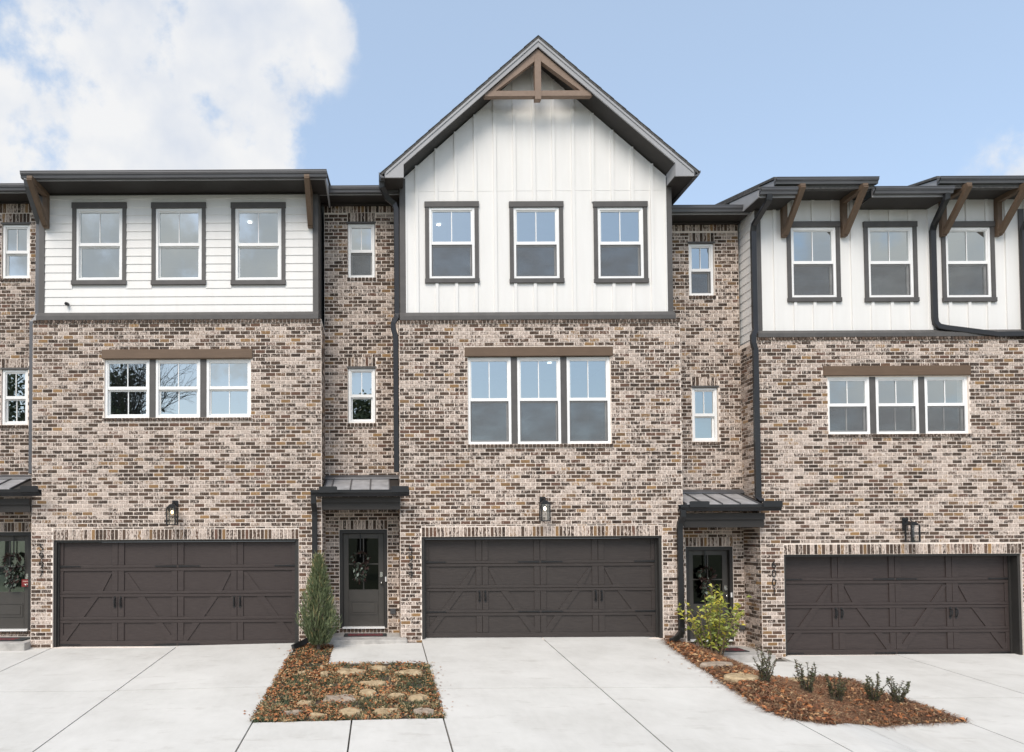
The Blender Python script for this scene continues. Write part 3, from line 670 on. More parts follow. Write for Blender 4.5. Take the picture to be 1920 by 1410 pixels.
# ================================================================== left townhouse
hl = empty('townhouse', (-4.2, -.14, -.10), 'townhouse with white lap siding over brick, flat eave and two end brackets', 'townhouse', 'row of brick townhouses')
Y = -.14; wL = Wall()
gar = (-6.62, -1.665, -.10, 2.06); tri = (-5.605, -2.632, 4.53, 5.725); beam = (-5.645, -2.59, 5.725, 5.915)
brick_front(hl, wL, -7.055, -1.20, Y, -.10, 6.53, gar, tri, beam, 1)
f = side_r(-1.20); wL.mortar(f, Y, .75, -.4, 6.53, []); wL.courses(f, Y - .008, .69, -.41, 6.45, [], False, 1, 5)
f = side_l(-7.055); wL.mortar(f, Y, .60, -.4, 6.53, []); wL.courses(f, Y - .008, .55, -.41, 6.45, [], False, 1, 6)
recess(hl, wL, -8.70, -7.055, .56, .05, 9.27, (-8.09, -7.49, 7.655, 8.86), (-8.075, -7.505, 4.51, 5.73), (-8.43, -7.40, .155, 2.235), 40, True, (False, False), 'glass')
wL.build(hl)
garage(hl, *gar, Y, 'garage_brown', .03, .14)
triple(hl, *tri, Y, True, False); room(hl, -6.4, -1.9, Y + .25, Y + 4.5, 3.6, 6.25)
Ys = Y + .10
wins = [cased(hl, x, 8.985 - .008 * i, Ys, False)[1] for i, x in enumerate((-5.755, -4.125, -2.492))]
sw = backing(front(Ys + .004), -6.98, -1.262, 6.53, 9.24, [shrink(h, .07) for h in wins]).build('siding_wall', 'white_siding', hl)
lap(hl, sw, front(Ys), -6.868, -1.377, 6.695, 9.225, wins)
for a, b in ((-6.985, -6.87), (-1.375, -1.262)): box('corner_board', 'grey_trim', hl, a, b, Ys - .03, Ys + .003, 6.69, 9.232)
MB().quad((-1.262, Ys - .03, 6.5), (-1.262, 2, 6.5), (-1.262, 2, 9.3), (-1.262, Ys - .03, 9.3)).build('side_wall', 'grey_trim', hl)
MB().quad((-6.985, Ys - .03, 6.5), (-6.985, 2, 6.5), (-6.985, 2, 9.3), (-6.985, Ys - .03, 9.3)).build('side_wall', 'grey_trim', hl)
MB().prism([(Ys + .02, 6.70), (Ys - .045, 6.70), (Ys - .12, 6.615), (Ys - .12, 6.53), (Ys + .02, 6.53)], 'x', -6.99, -1.258).build('belt_trim', 'grey_trim', hl)
eave(hl, -7.02, -1.085, Ys + .02, -.60, 9.165, 9.30, -7.045, -1.035)
box('frieze_board', 'soffit_dark', hl, -6.985, -1.262, Ys - .045, Ys - .0305, 9.13, 9.1645)
flat_roof(hl, -7.06, -1.045, -.64, 6, 9.30, .25)
MB().prism([(-.60, 9.166), (.6, 9.166), (.6, 9.55), (-.60, 9.30)], 'x', -1.085, -1.06).build('rake_board', 'fascia_grey', hl)
MB().prism([(-.60, 9.166), (.6, 9.166), (.6, 9.55), (-.60, 9.30)], 'x', -7.045, -7.02).build('rake_board', 'fascia_grey', hl)
bracket(hl, -6.82, Ys - .03, 8.44, 9.164, .74); bracket(hl, -1.418, Ys - .03, 8.42, 9.164, .74)
room(hl, -6.9, -1.35, Ys + .2, Ys + 4, 6.7, 9.15); downlight(hl, -2.9, 1.2, 9.14); downlight(hl, -5.5, 2.0, 9.14)
eave(hl, -8.7, -7.0, .56, .12, 9.285, 9.42, None, -7.0); box('frieze_board', 'soffit_dark', hl, -8.7, -7.06, .50, .548, 9.26, 9.284)
flat_roof(hl, -8.7, -6.9, .08, 6, 9.42, .2)
spout(hl, [(-6.93, -.68, 9.17), (-6.95, -.62, 9.06), (-7.04, .06, 8.62), (-7.06, .08, 8.45), (-7.06, .08, 6.72), (-7.07, .05, 6.62), (-7.14, .02, 6.55), (-7.14, .02, 3.42)], 'down_grey')
canopy(hl, -8.7, -7.06, .56, 3.36, -.30, 3.075, -8.9, -6.76, -8.7, -7.058, 2.63, 2.90, [-8.6, -8.2, -7.8, -7.4])
numbers(hl, '5997', -6.845, Y, 1.91, .178)
MB().tube([(-6.39, Ys - .02, 6.885), (-6.39, Ys - .10, 6.87)], .034, sides=10).build('wall_camera', 'black_metal', hl)

# ================================================================== centre townhouse
hc = empty('townhouse', (3.26, 0, 0), 'gabled townhouse with white board and batten siding and a timber truss at its peak', 'townhouse', 'row of brick townhouses')
Y = 0.0; wC = Wall()
gar = (.818, 5.72, 0, 2.085); tri = (1.79, 4.715, 3.975, 5.77); beam = (1.726, 4.757, 5.77, 5.965)
brick_front(hc, wC, .385, 6.148, Y, 0, 6.535, gar, tri, beam, 2)
f = side_l(.385); wC.mortar(f, Y, .75, -.4, 6.53, []); wC.courses(f, Y - .008, .69, -.31, 6.45, [], False, 1, 7)
f = side_r(6.148); wC.mortar(f, Y, .95, -.6, 6.53, []); wC.courses(f, Y - .008, .89, -.5, 6.45, [], False, 1, 8)
recess(hc, wC, -1.20, .385, .70, .05, 9.30, (-.697, -.10, 7.685, 8.90), (-.705, -.105, 4.535, 5.755), (-.895, .125, .15, 2.25), 50, False, ('mesh', False))
wC.build(hc)
garage(hc, *gar, Y, 'garage_grey', .53, .21)
triple(hc, *tri, Y, False, True); room(hc, 1.2, 5.6, .25, 4.5, 3.3, 6.3)
Ys = .10; AX, AZ = 3.222, 11.95; SLP = .877
wins = [cased(hc, x, 9.035 - .009 * i, Ys, True)[1] for i, x in enumerate((1.494, 3.246, 4.99))]
bk = backing(front(Ys), .42, 6.05, 6.53, 9.47, [shrink(h, .07) for h in wins])
bk.quad((.42, Ys, 9.47), (6.05, Ys, 9.47), (AX, Ys, AZ + .03))
sw = bk.build('siding_wall', 'white_siding', hc, fix=False)
x = .53
for i in range(15):
    x = AX - .012 + (i - 7) * .4065
    if not .55 < x < 5.95: continue
    zt = AZ - SLP * abs(x - AX) - .01; segs = [(6.70, zt)]
    for h in wins:
        if h[0] - .03 < x < h[1] + .03: segs = [(6.70, h[2]), (h[3], zt)]
    for a, b in segs: box('batten', 'white_siding', sw, x - .031, x + .031, Ys - .030, Ys - .0005, a, b)
box('seam_strip', 'white_siding', sw, .545, 5.935, Ys - .004, Ys - .0003, 9.262, 9.270)
for a, b in ((.415, .535), (5.945, 6.055)): box('corner_board', 'grey_trim', hc, a, b, Ys - .024, Ys + .003, 6.69, 9.52)
box('corner_bead', 'white_siding', hc, .5355, .56, Ys - .022, Ys - .0005, 6.69, 9.55); box('corner_bead', 'white_siding', hc, 5.92, 5.9445, Ys - .022, Ys - .0005, 6.69, 9.55)
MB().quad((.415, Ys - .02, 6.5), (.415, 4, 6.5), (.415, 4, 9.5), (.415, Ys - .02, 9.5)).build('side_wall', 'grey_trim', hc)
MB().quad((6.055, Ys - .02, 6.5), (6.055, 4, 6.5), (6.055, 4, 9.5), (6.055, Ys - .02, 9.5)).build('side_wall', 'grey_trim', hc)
MB().prism([(Ys + .02, 6.71), (Ys - .045, 6.71), (Ys - .12, 6.62), (Ys - .12, 6.535), (Ys + .02, 6.535)], 'x', .405, 6.065).build('belt_trim', 'grey_trim', hc)
YF = -.35; TX = 3.165
for s in (-1, 1):
    def X(d): return AX + s * d
    # roof slab, shingle edge
    top = lambda d: 12.205 - SLP * d
    MB().prism([(X(0), top(0)), (X(TX + .02), top(TX + .02)), (X(TX + .02), top(TX + .02) - .055), (X(0), top(0) - .055)], 'y', YF - .03, 9).build('roof', 'shingle', hc)
    n = 13
    for i in range(n):   # shingle courses step along the rake
        d0, d1 = TX * i / n, TX * (i + 1) / n + .05
        MB().prism([(X(d0), top(d0) + .002), (X(d1), top(d1) + .016), (X(d1), top(d1) + .001), (X(d0), top(d0) + .0005)], 'y', YF - .04, YF + 1.2).build('shingle_course', 'shingle', hc)
    # rake fascia with boxed eave return
    ft = lambda d: 12.145 - SLP * d
    fb = lambda d: 11.985 - SLP * d
    MB().prism([(X(0), ft(0)), (X(3.11), ft(3.11)), (X(3.11), 9.318), (X(2.735), 9.318), (X(2.735), fb(2.735)), (X(0), fb(0))], 'y', YF - .018, YF + .012).build('rake_fascia', 'fascia_grey', hc)
    MB().prism([(X(0), ft(0) - .005), (X(3.09), ft(3.09) - .005), (X(3.09), ft(3.09) - .055), (X(0), ft(0) - .055)], 'y', YF - .034, YF - .0185).build('rake_trim', 'fascia_grey', hc)
    # sloped soffit and eave box
    MB().prism([(X(0), fb(0) + .03), (X(2.80), fb(2.80) + .03), (X(2.80), fb(2.80)), (X(0), fb(0))], 'y', YF + .0125, Ys + .05).build('soffit', 'soffit_dark', hc)
    MB().box(*sorted((X(2.735), X(3.11))), YF + .0125, 6, 9.32, 9.34).build('soffit', 'soffit_dark', hc)
    MB().box(*sorted((X(2.735), X(2.755))), YF + .0125, Ys - .002, 9.341, fb(2.735) + .02).build('return_side', 'fascia_grey', hc)
    gm = MB(); p = [(X(3.115), 9.42), (X(3.115), 9.31), (X(3.19), 9.31), (X(3.235), 9.38), (X(3.235), 9.42), (X(3.222), 9.42), (X(3.215), 9.385), (X(3.125), 9.325), (X(3.125), 9.42)]
    gm.prism(p, 'y', YF - .03, 6).build('gutter', 'gutter_grey', hc)
# truss in the gable peak
YT = YF + .03; t = empty('gable_truss', (AX, YT, 10.9), parent=hc)
for s in (-1, 1):
    def X(d): return AX + s * d
    zt = lambda d: 11.972 - SLP * d
    MB().prism([(X(0), zt(0)), (X(1.10), zt(1.10)), (X(.86), 11.005 + .10), (X(.065), zt(.065) - .20), (X(0), zt(0) - .20)], 'y', YT, YT + .10).build('chord', 'truss_wood', t)
bev(MB().box(AX - 1.085, AX + 1.075, YT - .006, YT + .106, 10.993, 11.108).build('tie_beam', 'truss_wood', t), .004)
bev(MB().box(AX - .066, AX + .062, YT - .012, YT + .112, 10.925, 11.80).build('king_post', 'truss_wood', t), .004)
room(hc, .6, 5.9, Ys + .2, Ys + 4, 6.7, 9.25); downlight(hc, 1.35, 1.6, 9.24); downlight(hc, 4.55, 2.2, 9.24); downlight(hc, 2.3, 1.3, 6.29); downlight(hc, 4.1, 2.6, 6.29)
eave(hc, -1.26, .41, .70, .26, 9.275, 9.41, -1.26, .40); box('frieze_board', 'soffit_dark', hc, -1.26, .38, .60, .688, 9.235, 9.274); flat_roof(hc, -1.26, .41, .22, 6, 9.41, .2)
bev(box('roof_vent', 'fascia_grey', hc, .02, .38, 1.1, 1.5, 9.5, 9.88), .02)
spout(hc, [(.045, -.2, 9.33), (.05, -.18, 9.22), (.16, .02, 9.08), (.30, .10, 9.0), (.345, .10, 8.88), (.345, .10, 6.70), (.33, .08, 6.60), (.27, .06, 6.50), (.27, .06, 6.38), (.315, .06, 6.22), (.318, .06, 3.42)], 'gutter_metal')
canopy(hc, -1.195, .38, .70, 3.33, -.25, 3.035, -1.40, .56, -1.196, .383, 2.645, 2.90, [-1.15, -1.0, -.62, -.22, .17])
spout(hc, [(-1.345, -.335, 2.93), (-1.345, -.335, 2.78), (-1.34, -.21, 2.62), (-1.34, -.195, 2.5), (-1.34, -.195, .22), (-1.36, -.24, .11), (-1.52, -.46, .04), (-1.72, -.70, -.03)], 'black_metal')
numbers(hc, '5999', .592, Y, 1.825, .172)
box('doorbell', 'tag_white', hc, .075, .105, .665, .69, 1.14, 1.24)
bev(box('outlet_cover', 'flashing', hc, .18, .30, .63, .69, .45, .57), .01)

# ================================================================== right townhouse
hr = empty('townhouse', (10.8, .22, -.43), 'townhouse with stepped shed eaves on four brackets, rightmost of the row', 'townhouse', 'row of brick townhouses')
Y = .22; wR = Wall()
gar = (8.315, 13.23, -.43, 1.68); tri = (9.295, 12.23, 4.175, 5.375); beam = (9.206, 12.258, 5.385, 5.588)
XR0, XR1 = 7.84, 13.72
brick_front(hr, wR, XR0, XR1, Y, -.43, 6.205, gar, tri, beam, 3)
f = side_l(XR0); wR.mortar(f, Y, .95, -.8, 6.20, []); wR.courses(f, Y - .008, .89, -.74, 6.12, [], False, 1, 9)
recess(hr, wR, 6.148, XR0, .90, -.35, 8.945, (6.755, 7.315, 7.325, 8.51), (6.775, 7.345, 4.12, 5.34), (6.585, 7.60, -.19, 1.845), 60, False, (True, False))
wR.build(hr)
garage(hr, *gar, Y, 'garage_brown', .03, .26)
triple(hr, *tri, Y, True, True); room(hr, 8.8, 13.2, Y + .25, Y + 4.5, 3.5, 6.0)
Ys = Y + .10
wins = [cased(hr, x, 8.675 - .008 * i, Ys, True)[1] for i, x in enumerate((9.115, 10.735, 12.365))]
bk = backing(front(Ys), 7.90, XR1 + .0, 6.20, 9.14, [shrink(h, .07) for h in wins]); sw = bk.build('siding_wall', 'white_siding', hr, fix=False)
for i in range(16):
    x = 7.93 + .36 * 0 + i * .406 - .03
    if x < 8.1 or x > 13.6: continue
    zt = 9.13 if (8.1 < x < 10.0 or x > 11.4) else 8.91; segs = [(6.35, zt)]
    for h in wins:
        if h[0] - .03 < x < h[1] + .03: segs = [(6.35, h[2]), (h[3], zt)]
    for a, b in segs: box('batten', 'white_siding', sw, x - .031, x + .031, Ys - .030, Ys - .0005, a, b)
box('corner_board', 'grey_trim', hr, 7.895, 8.01, Ys - .024, Ys + .003, 6.345, 8.92); box('corner_board', 'grey_trim', hr, 13.44, XR1, Ys - .024, Ys - .0005, 6.345, 8.92)
lw = MB().quad((7.90, Ys, 6.2), (7.90, 3, 6.2), (7.90, 3, 9.0), (7.90, Ys, 9.0)).build('side_wall', 'white_siding', hr)
lap(hr, lw, side_l(7.90), Ys, .96, 6.25, 8.93, [])
MB().prism([(Ys + .02, 6.36), (Ys - .045, 6.36), (Ys - .12, 6.285), (Ys - .12, 6.205), (Ys + .02, 6.205)], 'x', 7.865, XR1).build('belt_trim', 'grey_trim', hr)
# main eave between and beside two raised sheds
eave(hr, 7.70, 8.42, Ys + .02, -.24, 8.93, 9.085, 7.68, 8.42); eave(hr, 9.98, 11.54, Ys + .02, -.24, 8.93, 9.085, 9.98, 11.56)
MB().prism([(-.26, 8.93), (.9, 8.93), (.9, 9.36), (-.26, 9.075)], 'x', 7.672, 7.698).build('rake_board', 'fascia_grey', hr)
flat_roof(hr, 7.66, 14, -.28, 7, 9.085, .25)
for a, b in ((8.03, 10.02), (11.33, 13.8)):
    eave(hr, a, b, Ys + .02, -.24, 9.135, 9.285, a - .04, b + .03)
    MB().prism([(-.26, 9.10), (2.2, 9.60), (2.2, 9.88), (-.26, 9.27)], 'x', a - .028, a - .002).build('rake_board', 'fascia_grey', hr)
    MB().prism([(-.24, 9.10), (2.2, 9.60), (2.2, 9.88), (-.24, 9.27)], 'x', b + .002, b + .026).build('rake_board', 'fascia_grey', hr)
    flat_roof(hr, a - .05, b + .04, -.28, 5, 9.285, .25, 'shed_roof')
for x in (8.49, 9.745, 11.825, 12.985): bracket(hr, x, Ys - .001, 8.335, 9.134, .73)
room(hr, 8.1, 13.4, Ys + .2, Ys + 4, 6.4, 8.9)
eave(hr, 6.15, 7.86, .90, .46, 8.915, 9.055, 6.10, 7.86); box('frieze_board', 'soffit_dark', hr, 6.15, 7.84, .80, .888, 8.88, 8.914); flat_roof(hr, 6.1, 7.86, .42, 6, 9.055, .2)
bev(box('roof_vent', 'fascia_grey', hr, 6.72, 7.12, 1.1, 1.5, 9.1, 9.42), .02)
downlight(hr, 10.0, 2.0, 5.99); downlight(hr, 11.2, 1.6, 5.99)
spout(hr, [(7.86, -.32, 8.96), (7.86, -.31, 8.86), (7.80, .16, 8.55), (7.80, .20, 8.42), (7.80, .20, 6.46), (7.79, .17, 6.34), (7.72, .13, 6.22), (7.72, .13, 6.06), (7.765, .14, 5.92), (7.765, .14, 2.86), (7.80, .05, 2.78)], 'gutter_metal')
spout(hr, [(11.44, -.32, 8.96), (11.44, -.31, 8.86), (11.58, .19, 8.56), (11.585, .25, 8.44), (11.585, .25, 6.62), (11.60, .25, 6.50), (11.66, .24, 6.42), (11.80, .235, 6.39), (12.85, .20, 6.235), (13.75, .12, 6.225)], 'gutter_metal')
spout(hr, [(13.6, -.32, 8.96), (13.6, -.31, 8.86), (13.50, .19, 8.56), (13.50, .25, 8.44), (13.50, .25, 6.32)], 'gutter_metal', .06)
canopy(hr, 6.155, 7.835, .90, 2.995, -.03, 2.715, 6.03, 8.08, 6.156, 7.838, 2.25, 2.54, [6.2, 6.56, 6.93, 7.30, 7.68], .40)
spout(hr, [(6.10, -.115, 2.61), (6.10, -.115, 2.47), (6.055, -.07, 2.34), (6.055, -.06, 2.2), (6.055, -.06, .22), (6.03, -.12, .14), (5.86, -.32, .07), (5.66, -.52, .03)], 'black_metal')
numbers(hr, '6001', 8.09, Y, 1.47, .182)
box('doorbell', 'tag_white', hr, 7.53, 7.56, .865, .89, .75, .85)
bev(box('outlet_cover', 'flashing', hr, 7.70, 7.81, .83, .89, .05, .17), .01)

# ------------------------------------------------------------------ stoops
def stoop(x0, x1, y0, y1, z, h, label):
    o = bev(MB().box(x0, x1, y0, y1, z - h, z).build('stoop', 'concrete_old'), .015, 2); tag(o, label, 'stoop', 'concrete stoops')
stoop(-8.9, -7.058, -.38, .555, .035, .3, 'concrete stoop under the door at the left edge of the picture')
stoop(-1.19, .378, .0, .695, .055, .3, 'inner concrete landing below the middle door')
stoop(-1.12, .50, -.34, -.004, .055, .3, 'low concrete stoop in front of the middle door')
stoop(6.20, 7.832, -.28, .895, -.30, .35, 'concrete stoop below the right-hand door')
o = bev(MB().box(6.60, 7.05, -1.0, -.72, -.62, -.44).build('step_block', 'concrete_old'), .03, 2); tag(o, 'small rough concrete block beside the mulch below the right stoop', 'block')
# ------------------------------------------------------------------ things on the doors and stoops
lantern(-4.155, -.14, 2.60, 'black wall lantern with a warm lit bulb above the left garage', 'bulb_warm')
lantern(3.285, 0, 2.64, 'black wall lantern with a pale lit bulb above the middle garage', 'bulb_white')
lantern(10.82, .22, 2.18, 'unlit black wall lantern above the right garage', 'lantern_glass')
wreath(-7.80, .605, 1.54, 1.25, 'dark feathered wreath on the glazed door at the left edge', 1, 2.16)
wreath(-.45, .745, 1.56, 1.15, 'wreath with silver green sprays hung on the middle door', 2, 2.19)
wreath(7.02, .945, 1.18, 1.15, 'dark wreath on the door behind the yellow green bush', 3, 1.79)
sg = empty('door_sign', (-7.51, .60, 1.07), 'small red hanging sign on the door at the left edge', 'sign')
box('board', 'sign_red', sg, -7.625, -7.405, .596, .606, 1.075, 1.232)
for z, a, b in ((1.178, -7.60, -7.43), (1.120, -7.57, -7.455)):
    x = a
    while x < b: box('print', 'sign_text', sg, x, x + .014, .5945, .5958, z, z + .024); x += .021
mat_thing(-.78, .10, .10, .50, .055, 'black doormat with red lettering below the middle door')
mat_thing(6.75, 7.52, .12, .62, -.30, 'black doormat beside the bush below the right door')
mat_thing(-8.4, -7.22, -.16, .34, .035, 'black doormat on the stoop at the left edge')

# ------------------------------------------------------------------ planting
def inside(poly, x, y):
    r = False; j = len(poly) - 1
    for i in range(len(poly)):
        (a, b), (c, d) = poly[i], poly[j]
        if (b > y) != (d > y) and x < (c - a) * (y - b) / (d - b) + a: r = not r
        j = i
    return r
def scatter(poly, n, rnd, dens=None):
    xs = [p[0] for p in poly]; ys = [p[1] for p in poly]; k = 0
    while k < n:
        x, y = rnd.uniform(min(xs), max(xs)), rnd.uniform(min(ys), max(ys))
        if inside(poly, x, y) and (dens is None or rnd.random() < dens(x, y)): k += 1; yield x, y
def edge_d(poly, x, y):
    m = 9
    for (a, b), (c, d) in zip(poly, poly[1:] + poly[:1]):
        dx, dy = c - a, d - b; t = min(1, max(0, ((x - a) * dx + (y - b) * dy) / (dx * dx + dy * dy + 1e-9))); m = min(m, math.hypot(x - a - t * dx, y - b - t * dy))
    return m
def straw_lift(x, y):
    k_ = min(1, edge_d(BED_R, x, y) / .35) if inside(BED_R, x, y) else 0
    return (mound(x, y) + .03) * k_ + .006
def leaves(name, poly, n, seed, size, label, lift=.0, dens=None, extra=None):
    r = random.Random(seed); mb = MB()
    for x, y in scatter(poly, n, r, dens):
        z = gz(x, y) + lift + r.uniform(.002, .035) + (extra(x, y) if extra else 0); a = r.uniform(0, 6.3); s = r.uniform(*size); tx, ty = r.uniform(-.6, .6), r.uniform(-.6, .6)
        u = Vector((math.cos(a), math.sin(a), tx)).normalized(); v = Vector((-math.sin(a), math.cos(a), ty)).normalized(); p = Vector((x, y, z)); c = r.uniform(-.3, .5) * s
        up = Vector((0, 0, 1)); mb.quad(p - u * s, p + v * s * .6 + up * max(0, c), p + u * s * 1.1, p - v * s * .6 + up * max(0, c)); mb.a.append(r.random())
    o = mb.build(name, 'dead_leaf'); return tag(o, label, 'leaves', kind='stuff')
def blades(name, poly, n, seed, mat, label, cat, h, lean, clump=1, spread=.05, extra=None, dens=None, low=0, hi=1):
    r = random.Random(seed); mb = MB()
    for x0, y0 in scatter(poly, n, r, dens):
        c0 = r.uniform(low, hi)
        for j in range(clump):
            x, y = x0 + r.gauss(0, spread), y0 + r.gauss(0, spread)
            if not inside(poly, x, y): continue
            z = gz(x, y) + (extra(x, y) if extra else 0) - .01; a = r.uniform(0, 6.3); L = r.uniform(*h); ln = r.uniform(*lean); w = r.uniform(.003, .006)
            d = Vector((math.cos(a), math.sin(a), 0)); q = Vector((-math.sin(a), math.cos(a), 0)) * w; p = Vector((x, y, z)); m = p + d * L * ln * .45 + Vector((0, 0, L * .62 * max(.08, 1 - ln * .6))); e = p + d * L * ln + Vector((0, 0, L * max(.06, 1 - ln)))
            mb.quad(p - q, p + q, m + q * .8, m - q * .8); mb.quad(m - q * .8, m + q * .8, e); mb.a += [min(1, max(0, c0 + r.uniform(-.2, .2)))] * 2
    o = mb.build(name, mat); return tag(o, label, cat, kind='stuff')
bed_c = sheet('planting_bed', 'soil', BED_C, -.015)
bed_r = sheet('mulch_bed', 'soil', BED_R, -.03, extra=lambda x, y: straw_lift(x, y) * .8)
STONES = [(-.55, -2.55, .26, .24, 's'), (-.02, -2.42, .20, .14, 's'), (.46, -2.68, .25, .22, 's'), (-.57, -4.08, .29, .25, 'g'), (-.15, -3.34, .19, .15, 's'), (-.46, -4.78, .19, .14, 's'), (.0, -4.80, .20, .13, 's'), (.52, -4.74, .20, .13, 'g'),
          (-.95, -2.62, .12, .12, 's'), (-1.10, -3.84, .16, .14, 's'), (-.22, -3.86, .15, .12, 's'), (.19, -3.98, .15, .13, 's'), (.50, -3.52, .19, .11, 's'), (-1.22, -4.70, .16, .13, 'g'), (-.86, -4.84, .15, .08, 's'), (-1.10, -4.25, .13, .11, 's'), (.50, -4.20, .18, .12, 's'), (-1.38, -2.55, .10, .10, 's'), (-1.02, -2.24, .07, .06, 's'), (.05, -2.92, .16, .11, 's')]
SL_LAB = ['tan stone just below the middle of the entry slab', 'slim tan stone below the right half of the entry slab', 'pale tan slab stone at the top right corner of the stone bed', 'largest stone of the bed, grey brown with a white chip', 'tan stone above and right of the largest stone', 'cream stone in the bottom row, below the largest stone', 'cream stone in the bottom row, right of the bed centre', 'grey stone at the bottom right corner of the stone bed',
          'small tan stone between the juniper and the entry slab', 'dull tan stone left of the largest stone', 'pale little stone touching the largest stone on its right', 'tan stone right of the largest stone and its pale neighbour', 'flat tan stone near the right edge of the bed, second from the top', 'flat dark grey stone at the bottom left of the bed', 'thin tan stone in the bottom row, second from its left end', 'dull tan stone lying lower left of the largest stone', 'pinkish tan stone near the right edge, just above the bottom row', 'small tan stone at the left edge of the bed below the juniper', 'smallest pale stone at the left corner of the entry slab', 'narrow tan stone in the second row, under the slim one']
for i, (x, y, a, b, kd) in enumerate(STONES):
    if i in (9, 12, 19): continue
    jr = random.Random(i * 3 + 5); x += jr.uniform(-.05, .05); y += jr.uniform(-.10, .10); a *= jr.uniform(.8, 1.2); b *= jr.uniform(.8, 1.3)
    r = random.Random(i + 70); mb = MB(); n = 11; z = gz(x, y); rad = [r.uniform(.58, 1.12) for _ in range(n)]; hh = r.uniform(.022, .05)
    for k_, (sc_, zz) in enumerate(((1.05, -.06), (1.0, -.012), (.84, hh * .75), (.5, hh), (.0, hh * 1.02))):
        for j in range(n): t = 2 * math.pi * j / n; mb.v.append((x + a * rad[j] * sc_ * math.cos(t), y + b * rad[j] * sc_ * math.sin(t), z + zz + r.uniform(-.011, .011)))
    for k_ in range(4):
        for j in range(n): mb.f.append((k_ * n + j, k_ * n + (j + 1) % n, (k_ + 1) * n + (j + 1) % n, (k_ + 1) * n + j))
    tag(mb.build('stepping_stone', 'greystone' if kd == 'g' else 'sandstone', None), SL_LAB[i], 'stone', 'stones laid in the leafy bed')
def offst(x, y): # leaf litter thins out over the stones
    for sx, sy, a, b, kd in STONES:
        if ((x - sx) / a) ** 2 + ((y - sy) / b) ** 2 < .55: return .16
    return 1
BC2 = [(XL1 - .05, -5.07), (XC0 + .03, -5.07), (XC0 + .03, -1.97), (-.95, -1.87), (-.95, -.3), (XL1 - .05, -.2)]
leaves('fallen_leaves', BC2, 5200, 1, (.014, .036), 'orange brown fallen leaves over the stone bed', .0, lambda x, y: offst(x, y) * (.95 if x < -.5 else .6) * (.35 + .65 * (math.sin(5.1 * x + 2.3 * y) * math.sin(3.7 * y - 4.3 * x + 1) > -.25)))
blades('turf', BC2, 1150, 2, 'turf', 'dark green and straw coloured grass tufts between the stones', 'grass', (.05, .115), (.35, 1.0), 17, .034, None, lambda x, y: offst(x, y) * (.55 if y > -2.2 else 1))
blades('pine_straw', [(x + (.07 if x > 6.9 else -.06), y + (.02 if y > -2.5 else -.07)) for x, y in BED_R], 11500, 3, 'straw', 'brown pine straw mulch of the island bed', 'mulch', (.10, .22), (.95, 1.25), 2, .04, straw_lift, None)
leaves('fallen_leaves', [(x + (.06 if x > 6.9 else -.06), y + (.0 if y > -2.5 else -.05)) for x, y in BED_R], 1700, 4, (.025, .055), 'rust coloured leaves blown over the pine straw', .0, lambda x, y: 1.0 if x < 6.1 else .33, straw_lift)
leaves('fallen_leaves', [(-9.2, -3.2), (-7.6, -3.2), (-7.2, -1.7), (-7.6, -1.4), (-9.2, -1.4)], 250, 6, (.02, .045), 'brown leaves at the left edge of the drive', .01)
rl = random.Random(17); mb = MB()
for i in range(80):   # a few strays blown on to the slabs
    ex = rl.choice([(XL1 - .08 - abs(rl.gauss(0, .12)), rl.uniform(-4.8, -.4)), (XC0 + .05 + abs(rl.gauss(0, .10)), rl.uniform(-4.8, -1.9)), (5.25 - abs(rl.gauss(0, .2)), rl.uniform(-4.8, -.8))])
    s = rl.uniform(.012, .028); a = rl.uniform(0, 6); p = Vector((*ex, gz(*ex) + .012)); u = Vector((math.cos(a), math.sin(a), .1)) * s; v = Vector((-math.sin(a), math.cos(a), .15)) * s * .6
    mb.quad(p - u, p + v, p + u, p - v); mb.a.append(rl.random())
tag(mb.build('stray_leaves', 'dead_leaf'), 'single brown leaves strewn on the concrete', 'leaves', kind='stuff')
for x, y, a, b, l in ((5.62, -2.45, .28, .13, 'flat grey stone set in the mulch along the middle drive'), (5.58, -3.35, .27, .22, 'flat tan stone set in the mulch, nearer the first small shrub'), (7.35, -1.85, .24, .14, 'pale tan stone showing behind the second small shrub')):
    r = random.Random(int(x * 100)); mb = MB(); n = 10; z = gz(x, y) + mound(x, y) + .02
    for sc_, zz in ((1.03, -.08), (1, .02), (.9, .05), (0, .055)):
        for j in range(n): t = 2 * math.pi * j / n; mb.v.append((x + a * sc_ * math.cos(t), y + b * sc_ * math.sin(t), z + zz + r.uniform(-.006, .006)))
    for k_ in range(3):
        for j in range(n): mb.f.append((k_ * n + j, k_ * n + (j + 1) % n, (k_ + 1) * n + (j + 1) % n, (k_ + 1) * n + j))
    tag(mb.build('edging_stone', 'greystone' if 'grey' in l else 'sandstone'), l, 'stone', 'stones in the mulch bed')

